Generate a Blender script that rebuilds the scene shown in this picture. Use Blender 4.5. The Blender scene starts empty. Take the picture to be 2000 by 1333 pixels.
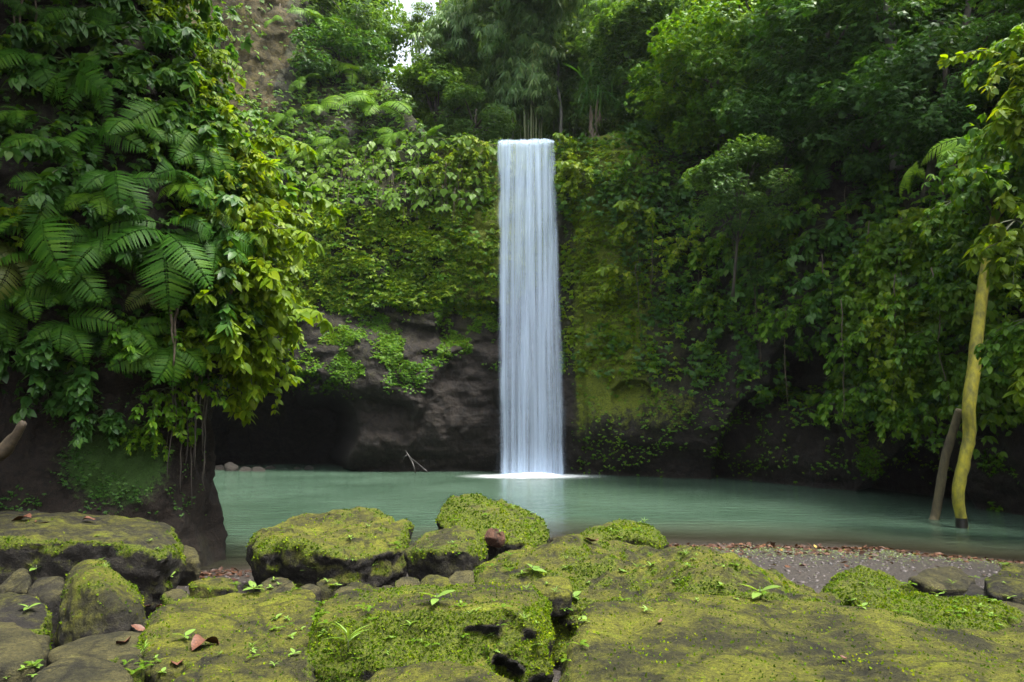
import bpy, bmesh, math, random
import numpy as np
from mathutils import Vector, Matrix
from mathutils.bvhtree import BVHTree
random.seed(7); RNG = np.random.default_rng(7)
SC = bpy.context.scene; COL = SC.collection

# ------------------------------------------------------------------ camera
HC = 2.5; F = 1333.0; PITCH = math.atan(163.5/1333.0)
cam_d = bpy.data.cameras.new('camera'); cam = bpy.data.objects.new('camera', cam_d); COL.objects.link(cam)
cam_d.sensor_width = 36; cam_d.lens = 24; cam_d.clip_start = 0.05; cam_d.clip_end = 600
cam.location = (0, 0, HC); cam.rotation_euler = (math.pi/2+PITCH, 0, 0); SC.camera = cam
# ------------------------------------------------------------------ sky and sun
SUN_EL = math.radians(68); SUN_AZ = math.radians(132)     # azimuth measured clockwise from +Y (away from camera)
w = bpy.data.worlds.new('World'); SC.world = w; w.use_nodes = True
nt = w.node_tree; nt.nodes.clear()
sky = nt.nodes.new('ShaderNodeTexSky'); sky.sky_type = 'NISHITA'; sky.sun_disc = False
sky.sun_elevation = SUN_EL; sky.sun_rotation = SUN_AZ; sky.air_density = 1.0; sky.dust_density = 4.0
hs = nt.nodes.new('ShaderNodeHueSaturation'); hs.inputs['Saturation'].default_value = 0.35; hs.inputs['Value'].default_value = 1.0
bg = nt.nodes.new('ShaderNodeBackground'); bg.inputs['Strength'].default_value = 0.10
wo = nt.nodes.new('ShaderNodeOutputWorld')
nt.links.new(sky.outputs[0], hs.inputs['Color']); nt.links.new(hs.outputs[0], bg.inputs['Color']); nt.links.new(bg.outputs[0], wo.inputs[0])
sd = bpy.data.lights.new('sun', 'SUN'); sd.energy = 1.5; sd.angle = math.radians(14); sd.color = (1.0, 0.96, 0.88)
so = bpy.data.objects.new('sun', sd); COL.objects.link(so)
sdir = Vector((math.sin(SUN_AZ)*math.cos(SUN_EL), math.cos(SUN_AZ)*math.cos(SUN_EL), math.sin(SUN_EL)))
so.rotation_euler = sdir.to_track_quat('Z', 'Y').to_euler(); so.location = (0, 0, 60)
SC.view_settings.view_transform = 'Standard'; SC.view_settings.look = 'None'; SC.view_settings.gamma = 1.0
SC.view_settings.exposure = 2.6
SC.cycles.max_bounces = 6; SC.cycles.diffuse_bounces = 3; SC.cycles.glossy_bounces = 2; SC.cycles.transmission_bounces = 4
SC.cycles.transparent_max_bounces = 10

# ------------------------------------------------------------------ maths helpers
ca, sa = math.cos(PITCH), math.sin(PITCH)
def proj(P):
    P = np.asarray(P, float); x = P[..., 0]; y = P[..., 1]; z = P[..., 2]-HC
    d = y*ca+z*sa; u = -y*sa+z*ca; d = np.where(np.abs(d) < 1e-3, 1e-3, d)
    return 1000+F*x/d, 666.5-F*u/d, d
def ray(px, py):
    a = (px-1000)/F; b = (666.5-py)/F
    return np.array([a, ca-b*sa, sa+b*ca])
def at(px, py, Y):
    r = ray(px, py); return np.array([0, 0, HC])+r*(Y/r[1])
def atz(px, py, z=0.0):
    r = ray(px, py); return np.array([0, 0, HC])+r*((z-HC)/r[2])
def sstep(a, b, x):
    t = np.clip((np.asarray(x, float)-a)/(b-a), 0, 1); return t*t*(3-2*t)
def _hash(ix, iy, iz, seed):
    h = (ix*374761393+iy*668265263+iz*2147483647+seed*1274126177) & 0xffffffff
    h = ((h ^ (h >> 13))*1274126177) & 0xffffffff
    h = ((h ^ (h >> 15))*2246822519) & 0xffffffff
    return ((h ^ (h >> 16)) & 0xffffff)/float(0xffffff)
def vnoise(P, seed=0):
    P = np.asarray(P, float); i = np.floor(P).astype(np.int64); f = P-i; f = f*f*f*(f*(f*6-15)+10)
    out = 0
    for dx in (0, 1):
        for dy in (0, 1):
            for dz in (0, 1):
                wgt = (f[..., 0] if dx else 1-f[..., 0])*(f[..., 1] if dy else 1-f[..., 1])*(f[..., 2] if dz else 1-f[..., 2])
                out = out+wgt*_hash(i[..., 0]+dx, i[..., 1]+dy, i[..., 2]+dz, seed)
    return out*2-1
def fbm(P, scale=1.0, octv=4, seed=0, gain=0.5, ridged=False):
    P = np.asarray(P, float)/scale; a = 1.0; s = 0; t = 0
    for k in range(octv):
        n = vnoise(P+17.3*k, seed+k)
        if ridged: n = 1-2*np.abs(n)
        s = s+a*n; t += a; a *= gain; P = P*2.03
    return s/t
def norm(v):
    return v/np.maximum(np.linalg.norm(v, axis=-1, keepdims=True), 1e-9)

# ------------------------------------------------------------------ object helpers
def tag(o, label=None, cat=None, group=None, kind=None):
    if label: o['label'] = label
    if cat: o['category'] = cat
    if group: o['group'] = group
    if kind: o['kind'] = kind
    return o
def mesh_np(name, V, Fc, mats=None, attrs=None, smooth=True):
    me = bpy.data.meshes.new(name); V = np.ascontiguousarray(V, dtype=np.float32)
    if not isinstance(Fc, list): Fc = [Fc]
    Fc = [np.asarray(f, dtype=np.int32) for f in Fc if len(f)]
    nl = sum(f.size for f in Fc); npoly = sum(len(f) for f in Fc)
    me.vertices.add(len(V)); me.vertices.foreach_set('co', V.ravel())
    me.loops.add(nl); me.polygons.add(npoly)
    me.loops.foreach_set('vertex_index', np.concatenate([f.ravel() for f in Fc]))
    tot = np.concatenate([np.full(len(f), f.shape[1], np.int32) for f in Fc])
    st = np.concatenate([[0], np.cumsum(tot)[:-1]]).astype(np.int32)
    me.polygons.foreach_set('loop_start', st); me.polygons.foreach_set('loop_total', tot)
    if smooth: me.polygons.foreach_set('use_smooth', np.ones(npoly, bool))
    me.update(calc_edges=True)
    if attrs:
        for k, a in attrs.items():
            at_ = me.attributes.new(k, 'FLOAT', 'POINT'); at_.data.foreach_set('value', np.ascontiguousarray(a, dtype=np.float32))
    for m in (mats or []): me.materials.append(m)
    return me
def link(name, me, parent=None, loc=None):
    o = bpy.data.objects.new(name, me); COL.objects.link(o)
    if parent is not None: o.parent = parent
    if loc is not None: o.location = loc
    return o
def empty(name, loc):
    o = bpy.data.objects.new(name, None); o.empty_display_size = 0.1; COL.objects.link(o); o.location = loc; return o
def grid_faces(nu, nv):
    a = np.arange(nu*nv).reshape(nu, nv)
    return np.stack([a[:-1, :-1], a[1:, :-1], a[1:, 1:], a[:-1, 1:]], -1).reshape(-1, 4)
def tube(pts, rad, seg=8, wob=0.0, seed=0, cap=True):
    pts = np.asarray(pts, float); n = len(pts); rad = np.broadcast_to(np.asarray(rad, float), (n,))
    T = norm(np.gradient(pts, axis=0)); up = np.array([0.13, 0.31, 0.94]); up = up if abs(T[0] @ up) < .9 else np.array([1., 0, 0])
    V = []; s = norm(np.cross(T[0], up))
    for i in range(n):
        s = norm(s-T[i]*(s @ T[i])); b = np.cross(T[i], s)
        ang = np.arange(seg)/seg*2*np.pi
        V.append(pts[i]+rad[i]*(np.cos(ang)[:, None]*s+np.sin(ang)[:, None]*b))
    V = np.concatenate(V)
    if wob: V = V+norm(V-np.repeat(pts, seg, 0))*(fbm(V, wob*4, 3, seed)[:, None]*wob)
    a = np.arange(n*seg).reshape(n, seg); b = np.roll(a, -1, 1)
    Fq = np.stack([a[:-1], b[:-1], b[1:], a[1:]], -1).reshape(-1, 4)
    fs = [Fq]
    if cap:
        V = np.vstack([V, pts[0], pts[-1]]); c0 = n*seg
        t0 = np.stack([b[0], a[0], np.full(seg, c0)], -1); t1 = np.stack([a[-1], b[-1], np.full(seg, c0+1)], -1); fs.append(np.vstack([t0, t1]))
    return V, fs
def merge(parts):
    Vs = []; fs = {}; off = 0
    for V, Fl in parts:
        if not isinstance(Fl, list): Fl = [Fl]
        for f in Fl:
            f = np.asarray(f)
            if len(f): fs.setdefault(f.shape[1], []).append(f+off)
        Vs.append(V); off += len(V)
    return np.vstack(Vs), [np.vstack(v) for v in fs.values()]
def spline(P, n):
    P = np.asarray(P, float); m = len(P); Q = np.vstack([2*P[0]-P[1], P, 2*P[-1]-P[-2]]); out = []
    for t in np.linspace(0, m-1-1e-6, n):
        i = int(t); f = t-i; a, b, c, d = Q[i], Q[i+1], Q[i+2], Q[i+3]
        out.append(0.5*((2*b)+(-a+c)*f+(2*a-5*b+4*c-d)*f*f+(-a+3*b-3*c+d)*f**3))
    return np.array(out)

# ------------------------------------------------------------------ materials
def new_mat(name):
    m = bpy.data.materials.new(name); m.use_nodes = True; nt = m.node_tree; nt.nodes.clear()
    return m, nt, nt.nodes, nt.links
def N(nodes, t, **kw):
    n = nodes.new(t)
    for k, v in kw.items():
        if k in n.inputs: n.inputs[k].default_value = v
        else: setattr(n, k, v)
    return n
def ramp(nodes, stops, interp='LINEAR'):
    r = nodes.new('ShaderNodeValToRGB'); cr = r.color_ramp; cr.interpolation = interp
    while len(cr.elements) < len(stops): cr.elements.new(0.5)
    for e, (p, c) in zip(cr.elements, stops): e.position = p; e.color = (*c, 1) if len(c) == 3 else c
    return r
def leaf_mat(name, cols, rough=0.5, trans=0.38, tcol=(1.6, 1.5, 0.35), big=3.0, spec=0.28):
    m, nt, nd, lk = new_mat(name)
    geo = N(nd, 'ShaderNodeNewGeometry'); tc = N(nd, 'ShaderNodeTexCoord')
    no = N(nd, 'ShaderNodeTexNoise', Scale=1.0/big, Detail=2.0); lk.new(geo.outputs['Position'], no.inputs['Vector'])
    mx = N(nd, 'ShaderNodeMath', operation='MULTIPLY_ADD'); mx.inputs[1].default_value = 0.6
    lk.new(geo.outputs['Random Per Island'], mx.inputs[0])
    nm = N(nd, 'ShaderNodeMapRange'); nm.inputs[1].default_value = .3; nm.inputs[2].default_value = .7; nm.inputs[3].default_value = 0; nm.inputs[4].default_value = .4
    lk.new(no.outputs[0], nm.inputs[0]); lk.new(nm.outputs[0], mx.inputs[2])
    r = ramp(nd, cols); lk.new(mx.outputs[0], r.inputs[0])
    p = N(nd, 'ShaderNodeBsdfPrincipled', Roughness=rough); lk.new(r.outputs[0], p.inputs['Base Color'])
    p.inputs['Specular IOR Level'].default_value = spec
    t = N(nd, 'ShaderNodeBsdfTranslucent'); mc = N(nd, 'ShaderNodeVectorMath', operation='MULTIPLY'); mc.inputs[1].default_value = tcol
    lk.new(r.outputs[0], mc.inputs[0]); lk.new(mc.outputs[0], t.inputs[0])
    ms = N(nd, 'ShaderNodeMixShader'); ms.inputs[0].default_value = trans
    lk.new(p.outputs[0], ms.inputs[1]); lk.new(t.outputs[0], ms.inputs[2])
    o = N(nd, 'ShaderNodeOutputMaterial'); lk.new(ms.outputs[0], o.inputs[0]); return m
def solid_mat(name, c1, c2, scale=8, rough=0.8, bump=0.3, stretch=(1, 1, 1), bdist=0.02):
    m, nt, nd, lk = new_mat(name); geo = N(nd, 'ShaderNodeTexCoord')
    mp = N(nd, 'ShaderNodeMapping'); mp.inputs['Scale'].default_value = stretch; lk.new(geo.outputs['Object'], mp.inputs[0])
    no = N(nd, 'ShaderNodeTexNoise', Scale=scale, Detail=8.0, Roughness=.65); lk.new(mp.outputs[0], no.inputs['Vector'])
    r = ramp(nd, [(.35, c1), (.65, c2)]); lk.new(no.outputs[0], r.inputs[0])
    p = N(nd, 'ShaderNodeBsdfPrincipled', Roughness=rough); lk.new(r.outputs[0], p.inputs['Base Color'])
    b = N(nd, 'ShaderNodeBump', Strength=bump, Distance=bdist); lk.new(no.outputs[0], b.inputs['Height']); lk.new(b.outputs[0], p.inputs['Normal'])
    o = N(nd, 'ShaderNodeOutputMaterial'); lk.new(p.outputs[0], o.inputs[0]); return m
def rock_mat(name, rock=((.006, .0055, .0045), (.035, .029, .022)), film=((.030, .029, .005), (.112, .116, .006)), mosst=((.018, .03, .002), (.12, .15, .004)), sc=1.0, wet=0.0, rough=.85, fil=(.035, .03, .025), patch=None):
    """bare stone -> algae film -> moss, driven by point attributes film and moss"""
    m, nt, nd, lk = new_mat(name); geo = N(nd, 'ShaderNodeNewGeometry')
    n1 = N(nd, 'ShaderNodeTexNoise', Scale=9*sc, Detail=10.0, Roughness=.7); lk.new(geo.outputs['Position'], n1.inputs['Vector'])
    n2 = N(nd, 'ShaderNodeTexNoise', Scale=1.6*sc, Detail=5.0, Roughness=.6); lk.new(geo.outputs['Position'], n2.inputs['Vector'])
    n3 = N(nd, 'ShaderNodeTexNoise', Scale=45*sc, Detail=4.0, Roughness=.7); lk.new(geo.outputs['Position'], n3.inputs['Vector'])
    r1 = ramp(nd, [(.32, rock[0]), (.72, rock[1])]); lk.new(n1.outputs[0], r1.inputs[0])
    mid = tuple((a+b)/2 for a, b in zip(*film)); brt = (film[1][0]*1.25, film[1][1]*1.4, film[1][2])
    r2 = ramp(nd, [(.36, tuple(c*.55 for c in film[0])), (.44, film[0]), (.50, mid), (.56, film[1]), (.64, brt)])
    mx0 = N(nd, 'ShaderNodeMath', operation='MULTIPLY_ADD'); mx0.inputs[1].default_value = .4; lk.new(n1.outputs[0], mx0.inputs[0])
    m02 = N(nd, 'ShaderNodeMath', operation='MULTIPLY'); m02.inputs[1].default_value = .6; lk.new(n2.outputs[0], m02.inputs[0]); lk.new(m02.outputs[0], mx0.inputs[2]); lk.new(mx0.outputs[0], r2.inputs[0])
    r3 = ramp(nd, [(.33, mosst[0]), (.66, mosst[1])]); lk.new(n3.outputs[0], r3.inputs[0])
    af = N(nd, 'ShaderNodeAttribute', attribute_name='film'); am = N(nd, 'ShaderNodeAttribute', attribute_name='moss')
    def edge(attr, lo, hi, amp):
        a = N(nd, 'ShaderNodeMath', operation='MULTIPLY_ADD'); a.inputs[1].default_value = amp
        s = N(nd, 'ShaderNodeMath', operation='SUBTRACT'); s.inputs[1].default_value = .5; lk.new(n1.outputs[0], s.inputs[0])
        lk.new(s.outputs[0], a.inputs[0]); lk.new(attr.outputs['Fac'], a.inputs[2])
        mr = N(nd, 'ShaderNodeMapRange'); mr.inputs[1].default_value = lo; mr.inputs[2].default_value = hi; lk.new(a.outputs[0], mr.inputs[0]); return mr
    ef = edge(af, .25, .75, 1.0); em = edge(am, .4, .6, 1.2)
    n4 = N(nd, 'ShaderNodeTexNoise', Scale=120*sc, Detail=3.0, Roughness=.8); lk.new(geo.outputs['Position'], n4.inputs['Vector'])
    c1 = N(nd, 'ShaderNodeMix', data_type='RGBA'); lk.new(ef.outputs[0], c1.inputs[0]); lk.new(r1.outputs[0], c1.inputs[6]); lk.new(r2.outputs[0], c1.inputs[7])
    vo = N(nd, 'ShaderNodeTexVoronoi', Scale=26*sc, Randomness=1.0); lk.new(geo.outputs['Position'], vo.inputs['Vector'])
    pit = ramp(nd, [(.10, (.35, .33, .30)), (.22, (1, 1, 1))]); lk.new(vo.outputs['Distance'], pit.inputs[0])
    cp = N(nd, 'ShaderNodeMix', data_type='RGBA', blend_type='MULTIPLY'); cp.inputs[0].default_value = .8
    gr = ramp(nd, [(.40, (.38, .36, .33)), (.48, (.85, .85, .83)), (.54, (1.1, 1.1, 1.05)), (.61, (1.8, 1.75, 1.6))]); gm_ = N(nd, 'ShaderNodeMath', operation='MULTIPLY_ADD'); gm_.inputs[1].default_value = .5; gm2 = N(nd, 'ShaderNodeMath', operation='MULTIPLY'); gm2.inputs[1].default_value = .5
    lk.new(n4.outputs[0], gm_.inputs[0]); lk.new(n3.outputs[0], gm2.inputs[0]); lk.new(gm2.outputs[0], gm_.inputs[2]); lk.new(gm_.outputs[0], gr.inputs[0])
    cg = N(nd, 'ShaderNodeMix', data_type='RGBA', blend_type='MULTIPLY'); cg.inputs[0].default_value = .9; lk.new(c1.outputs[2], cg.inputs[6]); lk.new(gr.outputs[0], cg.inputs[7])
    wv = N(nd, 'ShaderNodeTexVoronoi', Scale=.9*sc, feature='DISTANCE_TO_EDGE'); wn = N(nd, 'ShaderNodeVectorMath', operation='MULTIPLY_ADD'); wn.inputs[1].default_value = (.5, .5, .5); lk.new(n2.outputs['Color'], wn.inputs[0]); lk.new(geo.outputs['Position'], wn.inputs[2]); lk.new(wn.outputs[0], wv.inputs['Vector'])
    ck = ramp(nd, [(.0, (.25, .24, .22)), (.012, (.6, .6, .58)), (.022, (1, 1, 1))]); lk.new(wv.outputs['Distance'], ck.inputs[0])
    cc = N(nd, 'ShaderNodeMix', data_type='RGBA', blend_type='MULTIPLY'); cc.inputs[0].default_value = .85; lk.new(cg.outputs[2], cc.inputs[6]); lk.new(ck.outputs[0], cc.inputs[7])
    lk.new(cc.outputs[2], cp.inputs[6]); lk.new(pit.outputs[0], cp.inputs[7]); c1 = cp
    c2 = N(nd, 'ShaderNodeMix', data_type='RGBA'); lk.new(em.outputs[0], c2.inputs[0]); lk.new(c1.outputs[2], c2.inputs[6]); lk.new(r3.outputs[0], c2.inputs[7])
    p = N(nd, 'ShaderNodeBsdfPrincipled', Roughness=rough); p.inputs['Specular IOR Level'].default_value = .35
    lk.new(c2.outputs[2], p.inputs['Base Color'])
    b1 = N(nd, 'ShaderNodeBump', Strength=1.0, Distance=.09/sc); lk.new(n1.outputs[0], b1.inputs['Height'])
    b2 = N(nd, 'ShaderNodeBump', Strength=.9, Distance=.022/sc); lk.new(n3.outputs[0], b2.inputs['Height']); lk.new(b1.outputs[0], b2.inputs['Normal']); lk.new(b2.outputs[0], p.inputs['Normal'])
    o = N(nd, 'ShaderNodeOutputMaterial'); lk.new(p.outputs[0], o.inputs[0]); return m

M_rock = rock_mat('mossy_stone')
M_rock2 = rock_mat('dull_stone', film=((.030, .028, .010), (.080, .072, .024)))
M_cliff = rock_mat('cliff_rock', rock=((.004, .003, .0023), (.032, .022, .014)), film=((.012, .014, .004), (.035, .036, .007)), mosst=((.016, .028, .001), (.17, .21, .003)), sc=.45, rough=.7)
M_red = rock_mat('red_earth', rock=((.035, .018, .011), (.15, .075, .045)), film=((.03, .025, .008), (.07, .055, .016)), mosst=((.05, .07, .01), (.12, .14, .03)), sc=.6)
M_bark = solid_mat('bark', (.02, .017, .013), (.09, .075, .055), 6, .85, .6, (1, 1, .3), .03)
M_palebark = solid_mat('pale_bark', (.08, .08, .07), (.22, .21, .18), 6, .8, .5, (1, 1, .3), .03)
M_mossbark = solid_mat('mossy_bark', (.085, .085, .012), (.26, .24, .008), 7, .8, .5, (1, 1, .5), .03)
M_brownbark = solid_mat('brown_bark', (.045, .035, .02), (.12, .10, .045), 7, .8, .6, (1, 1, .3), .03)
M_wetbark = solid_mat('wet_bark', (.008, .007, .006), (.02, .017, .013), 6, .4, .4)
M_stem = solid_mat('stem', (.03, .04, .01), (.06, .08, .02), 10, .6, .1)
M_root = solid_mat('root', (.04, .03, .018), (.12, .09, .055), 10, .8, .3)
M_dead = solid_mat('dead_leaf', (.045, .017, .010), (.16, .065, .035), 25, .55, .4, (1, 1, 1), .004)
M_pink = solid_mat('petal', (.5, .08, .15), (.6, .2, .05), 10, .6, .1)
L_ivy = leaf_mat('ivy_leaf', [(0, (.014, .050, .002)), (.35, (.050, .140, .004)), (.7, (.095, .195, .005)), (1, (.18, .26, .008))])
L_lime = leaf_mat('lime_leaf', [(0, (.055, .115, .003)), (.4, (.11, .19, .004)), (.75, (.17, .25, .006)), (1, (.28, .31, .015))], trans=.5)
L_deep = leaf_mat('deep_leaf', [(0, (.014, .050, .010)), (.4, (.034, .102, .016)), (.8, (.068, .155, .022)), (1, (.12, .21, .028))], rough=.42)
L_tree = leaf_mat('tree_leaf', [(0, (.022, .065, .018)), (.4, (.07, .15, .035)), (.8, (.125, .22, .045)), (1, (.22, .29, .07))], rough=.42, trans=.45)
L_bam = leaf_mat('bamboo_leaf', [(0, (.05, .12, .035)), (.4, (.095, .185, .055)), (.85, (.17, .26, .08)), (1, (.34, .34, .12))], rough=.4, trans=.45)
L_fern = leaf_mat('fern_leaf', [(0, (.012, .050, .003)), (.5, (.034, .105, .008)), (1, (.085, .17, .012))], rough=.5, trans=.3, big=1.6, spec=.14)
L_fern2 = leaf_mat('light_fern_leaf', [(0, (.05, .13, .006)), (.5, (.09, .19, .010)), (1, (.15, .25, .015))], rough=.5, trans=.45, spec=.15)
L_taro = leaf_mat('broad_leaf', [(0, (.04, .11, .005)), (.5, (.085, .175, .008)), (1, (.15, .24, .012))], rough=.45, trans=.45)
L_olive = leaf_mat('olive_fern', [(0, (.05, .075, .012)), (1, (.10, .12, .02))], rough=.4)
L_moss = leaf_mat('moss_tuft', [(0, (.010, .030, .001)), (.3, (.048, .098, .002)), (.7, (.115, .180, .002)), (1, (.25, .29, .005))], rough=.8, trans=.35, big=.5, spec=.15)
L_mossd = leaf_mat('dark_moss_tuft', [(0, (.02, .04, .003)), (.6, (.05, .085, .004)), (1, (.11, .15, .01))], rough=.8, trans=.3, big=.5, spec=.15)
L_seed = leaf_mat('seedling_leaf', [(0, (.10, .20, .03)), (1, (.2, .30, .06))], rough=.4, trans=.35)
L_yel = leaf_mat('yellowed_leaf', [(0, (.25, .22, .01)), (1, (.35, .24, .02))], trans=.4)
L_lit = leaf_mat('litter_leaf', [(0, (.03, .014, .009)), (.5, (.055, .026, .016)), (.85, (.13, .06, .03)), (.97, (.4, .3, .05)), (1, (.5, .08, .15))], trans=.1, big=.4)

# ------------------------------------------------------------------ leaf templates (x along the leaf, y across, z blade normal)
def T_leaf(wd=.30, droop=.15, fold=.06):
    V = np.array([(0, 0, 0), (.42, wd, fold), (.42, -wd, fold), (.45, 0, 0), (1, 0, -droop)], float)
    return V, np.array([(0, 3, 1), (0, 2, 3), (1, 3, 4), (3, 2, 4)])
def T_oval(wd=.24, droop=.25, fold=.05, n=6):
    t = np.linspace(0, 1, n); wv = wd*np.sin(np.pi*t**.8)**.85; z = -droop*t**2
    mid = np.stack([t, 0*t, z], 1); L = np.stack([t, wv, z+fold*wv/wd], 1); R_ = L*[1, -1, 1]
    V = np.vstack([mid, L, R_]); f = []
    for i in range(n-1): f += [(i, i+1, n+i+1, n+i), (i+1, i, 2*n+i, 2*n+i+1)]
    return V, np.array(f)
def T_heart(n=14):
    a = np.linspace(0, 2*np.pi, n, endpoint=False); r = .42*(1+.25*np.cos(a)); x = .45+r*np.cos(a)*1.15; y = r*np.sin(a)*1.15
    x = np.where(np.abs(a-np.pi) < .3, x+.16, x); x = np.where(np.abs(np.sin(a/2)) < .1, x+.16, x); y = y*np.where(x > .6, .75, 1); z = -.22*(x-.25)**2*2-.35*y**2
    V = np.vstack([[.25, 0, 0], np.stack([x, y, z], 1)]); f = np.array([(0, 1+i, 1+(i+1) % n) for i in range(n)])
    return V, f
def rotm(yaw, pitch, roll):
    cy, sy, cp, sp, cr, sr = math.cos(yaw), math.sin(yaw), math.cos(pitch), math.sin(pitch), math.cos(roll), math.sin(roll)
    Rz = np.array([[cy, -sy, 0], [sy, cy, 0], [0, 0, 1]]); Ry = np.array([[cp, 0, -sp], [0, 1, 0], [sp, 0, cp]]); Rx = np.array([[1, 0, 0], [0, cr, -sr], [0, sr, cr]])
    return Rz @ Ry @ Rx
def combine(T, items):
    V0, F0 = T; return merge([(V0*s @ rotm(y, p, r).T+np.array(o), F0) for (y, p, r, s, o) in items])
def sprig(n, T, spread=1.1, pitch=-.25, seed=0, step=0.0):
    rr = random.Random(seed); it = []
    for i in range(n):
        t = (i/(n-1)-.5)*2 if n > 1 else 0
        it.append((t*spread+rr.uniform(-.15, .15), pitch+rr.uniform(-.3, .3), rr.uniform(-.4, .4), rr.uniform(.75, 1.1), (step*(1-abs(t)), 0, 0)))
    V, Fl = combine(T, it); return V, Fl[0]
SP3 = sprig(3, T_leaf(), 1.0); SP5 = sprig(5, T_leaf(), 1.4, seed=2); SPB = sprig(6, T_leaf(.07, .3, .01), .9, -.5, 3)
SPO = sprig(4, T_oval(.26, .3), 1.3, seed=4)
def basis(d, n):
    d = norm(d); s = norm(np.cross(n, d)); n2 = np.cross(d, s); return np.stack([d, s, n2], -1)
def scat(T, pos, R_, size):
    V0, F0 = T; n = len(pos); size = np.broadcast_to(size, (n,))
    V = np.einsum('nij,kj->nki', R_, V0)*size[:, None, None]+pos[:, None, :]
    Fc = F0[None]+(np.arange(n)*len(V0))[:, None, None]
    return V.reshape(-1, 3), Fc.reshape(-1, F0.shape[1])
def leafdirs(nrm, out=.7, down=.5, rnd=.5, up=.9):
    n = len(nrm); d = norm(nrm*out+np.array([0, 0, -down])+RNG.normal(0, rnd, (n, 3)))
    u = norm(nrm*.5+np.array([0, 0, up])+RNG.normal(0, .3, (n, 3))); return basis(d, u)

# ================================================================== CLIFFS
def cap_curve(P, n): return spline(P, n)
def wp(px, py): p = atz(px, py, 0.0); return (p[0], p[1])
main_pts = [(-46, 22), (-36, 31), (-27, 37), (-20, 38.5), (-15, 37.6), (-9.5, 36.8), (-5, 36.6), (-1.2, 36.2), wp(1060, 925), wp(1130, 927), wp(1250, 932), wp(1400, 939), wp(1520, 950), wp(1650, 964), wp(1760, 976), wp(1870, 992), wp(2000, 1012), (14.6, 14), (15.2, 8), (15, 0), (13.5, -8), (11, -16)]  # last points: unseen wall continued behind the camera, added to block light there
NU = 700
raw = spline(main_pts, 3000); seg = np.r_[0, np.cumsum(np.linalg.norm(np.diff(raw, axis=0), axis=1))]
# sample more densely where the camera looks
upx = 1000+F*raw[:, 0]/np.maximum(raw[:, 1], .5); vis = ((upx > 350) & (upx < 2100) & (raw[:, 1] > 5)).astype(float)
wt = np.r_[0, np.cumsum(np.diff(seg)*(0.25+vis[1:]))]; smp = np.interp(np.linspace(0, wt[-1], NU), wt, np.arange(3000))
cx = np.interp(smp, np.arange(3000), raw[:, 0]); cy_ = np.interp(smp, np.arange(3000), raw[:, 1])
cpx = np.where(cy_ > 3, 1000+F*cx/np.maximum(cy_, 3), 4000); cpx = np.clip(cpx, -400, 4000)
PTx = [-400, 300, 560, 690, 760, 830, 930, 965, 1090, 1150, 1250, 1350, 1500, 1650, 1800, 4000]
PTy = [-350, -350, -250, -30, 130, 262, 268, 272, 268, 262, 225, 180, 90, -10, -100, -150]
pbr = np.interp(cpx, PTx, PTy)
def zat(px, py, Y):
    return np.array([at(a, b, c)[2] for a, b, c in zip(px, py, Y)])
zb = zat(np.clip(cpx, 0, 2000), pbr, np.maximum(cy_, 15)); zb = np.where(cpx < 690, np.clip(zb, 8, 44), np.clip(zb, 8, 27))
NV = 330
tt = np.linspace(0, 1, NV)
Zlow = -1.6; T1 = 0.86
U = np.repeat(np.arange(NU)[:, None], NV, 1); VV = np.repeat(tt[None], NU, 0)
bx = cx[:, None]+0*VV; by = cy_[:, None]+0*VV; zbb = zb[:, None]+0*VV
z = np.where(VV < T1, Zlow+(zbb-Zlow)*VV/T1, zbb+(VV-T1)/(1-T1)*9.0)
back = np.where(VV < T1, 0, (VV-T1)/(1-T1)*45.0)
# set-back of the hillside above the main drop
cp2 = cpx[:, None]+0*VV
slopeR = np.interp(cp2, [-400, 420, 560, 700, 900, 1100, 1300, 1600, 2000, 2600, 4000], [.15, .15, .30, .55, .3, .3, .55, .45, .35, .2, .2])
setz = np.interp(cp2, [-400, 500, 900, 1100, 1300, 1700, 2000, 4000], [12, 13.5, 16.5, 16.5, 13, 9, 7, 9])
back += np.clip(np.minimum(z, zbb)-setz, 0, 40)*slopeR
back += -0.5*sstep(0, 1, z)*sstep(9, 5, z)+.35*sstep(2.5, .4, z)*sstep(-1.5, .2, z)
rad = norm(np.stack([bx, by-6, 0*bx], -1))
P0 = np.stack([bx, by, z], -1)
big = fbm(P0, 7.0, 3, 11)*1.1; med = fbm(P0*[1, 1, 1.4], 1.9, 4, 21, ridged=True)*.32; sml = fbm(P0, .5, 3, 31)*.10
fallmask = np.exp(-((cp2-1030)/95.0)**2)
P1 = P0+rad*(back+big*(1-.8*fallmask)*sstep(-1, 3, z)+med+sml+fbm(P0, .9, 3, 33, ridged=True)*.10)[..., None]
px, py, dd = proj(P1)
front = dd > 6
def arch(cx_, cy, rx, ry, D, lo=None, soft=.12, wig=.10):
    ox = fbm(P0, 3.0, 3, 78)*.35*rx; oy = fbm(P0, 2.2, 3, 79)*.22*ry
    X = (px-cx_+ox)/rx; Y = np.where(py < cy, (py-cy+oy)/ry, 0); q = np.sqrt(X*X+Y*Y)+fbm(P0, 1.3, 3, 77)*wig
    m = sstep(1.0+soft, 1.0-soft, q)
    if lo: m = m*sstep(lo[1], lo[0], py)
    return D*m
dep = np.zeros_like(px)
dep += arch(905, 855, 92, 165, .75, soft=.13)
dep += arch(925, 648, 70, 70, 1.1, (640, 700), soft=.08)
dep += arch(500, 905, 190, 190, 10.0, soft=.10)
dep += arch(725, 880, 95, 118, .45, soft=.2)
dep += arch(1590, 735, 75, 78, 2.6, (745, 800), soft=.15)
dep += arch(1240, 772, 44, 28, .6, (765, 800), soft=.1)
dep += arch(1115, 600, 26, 200, .3)
dep += arch(640, 800, 60, 60, .5, (790, 860))
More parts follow.
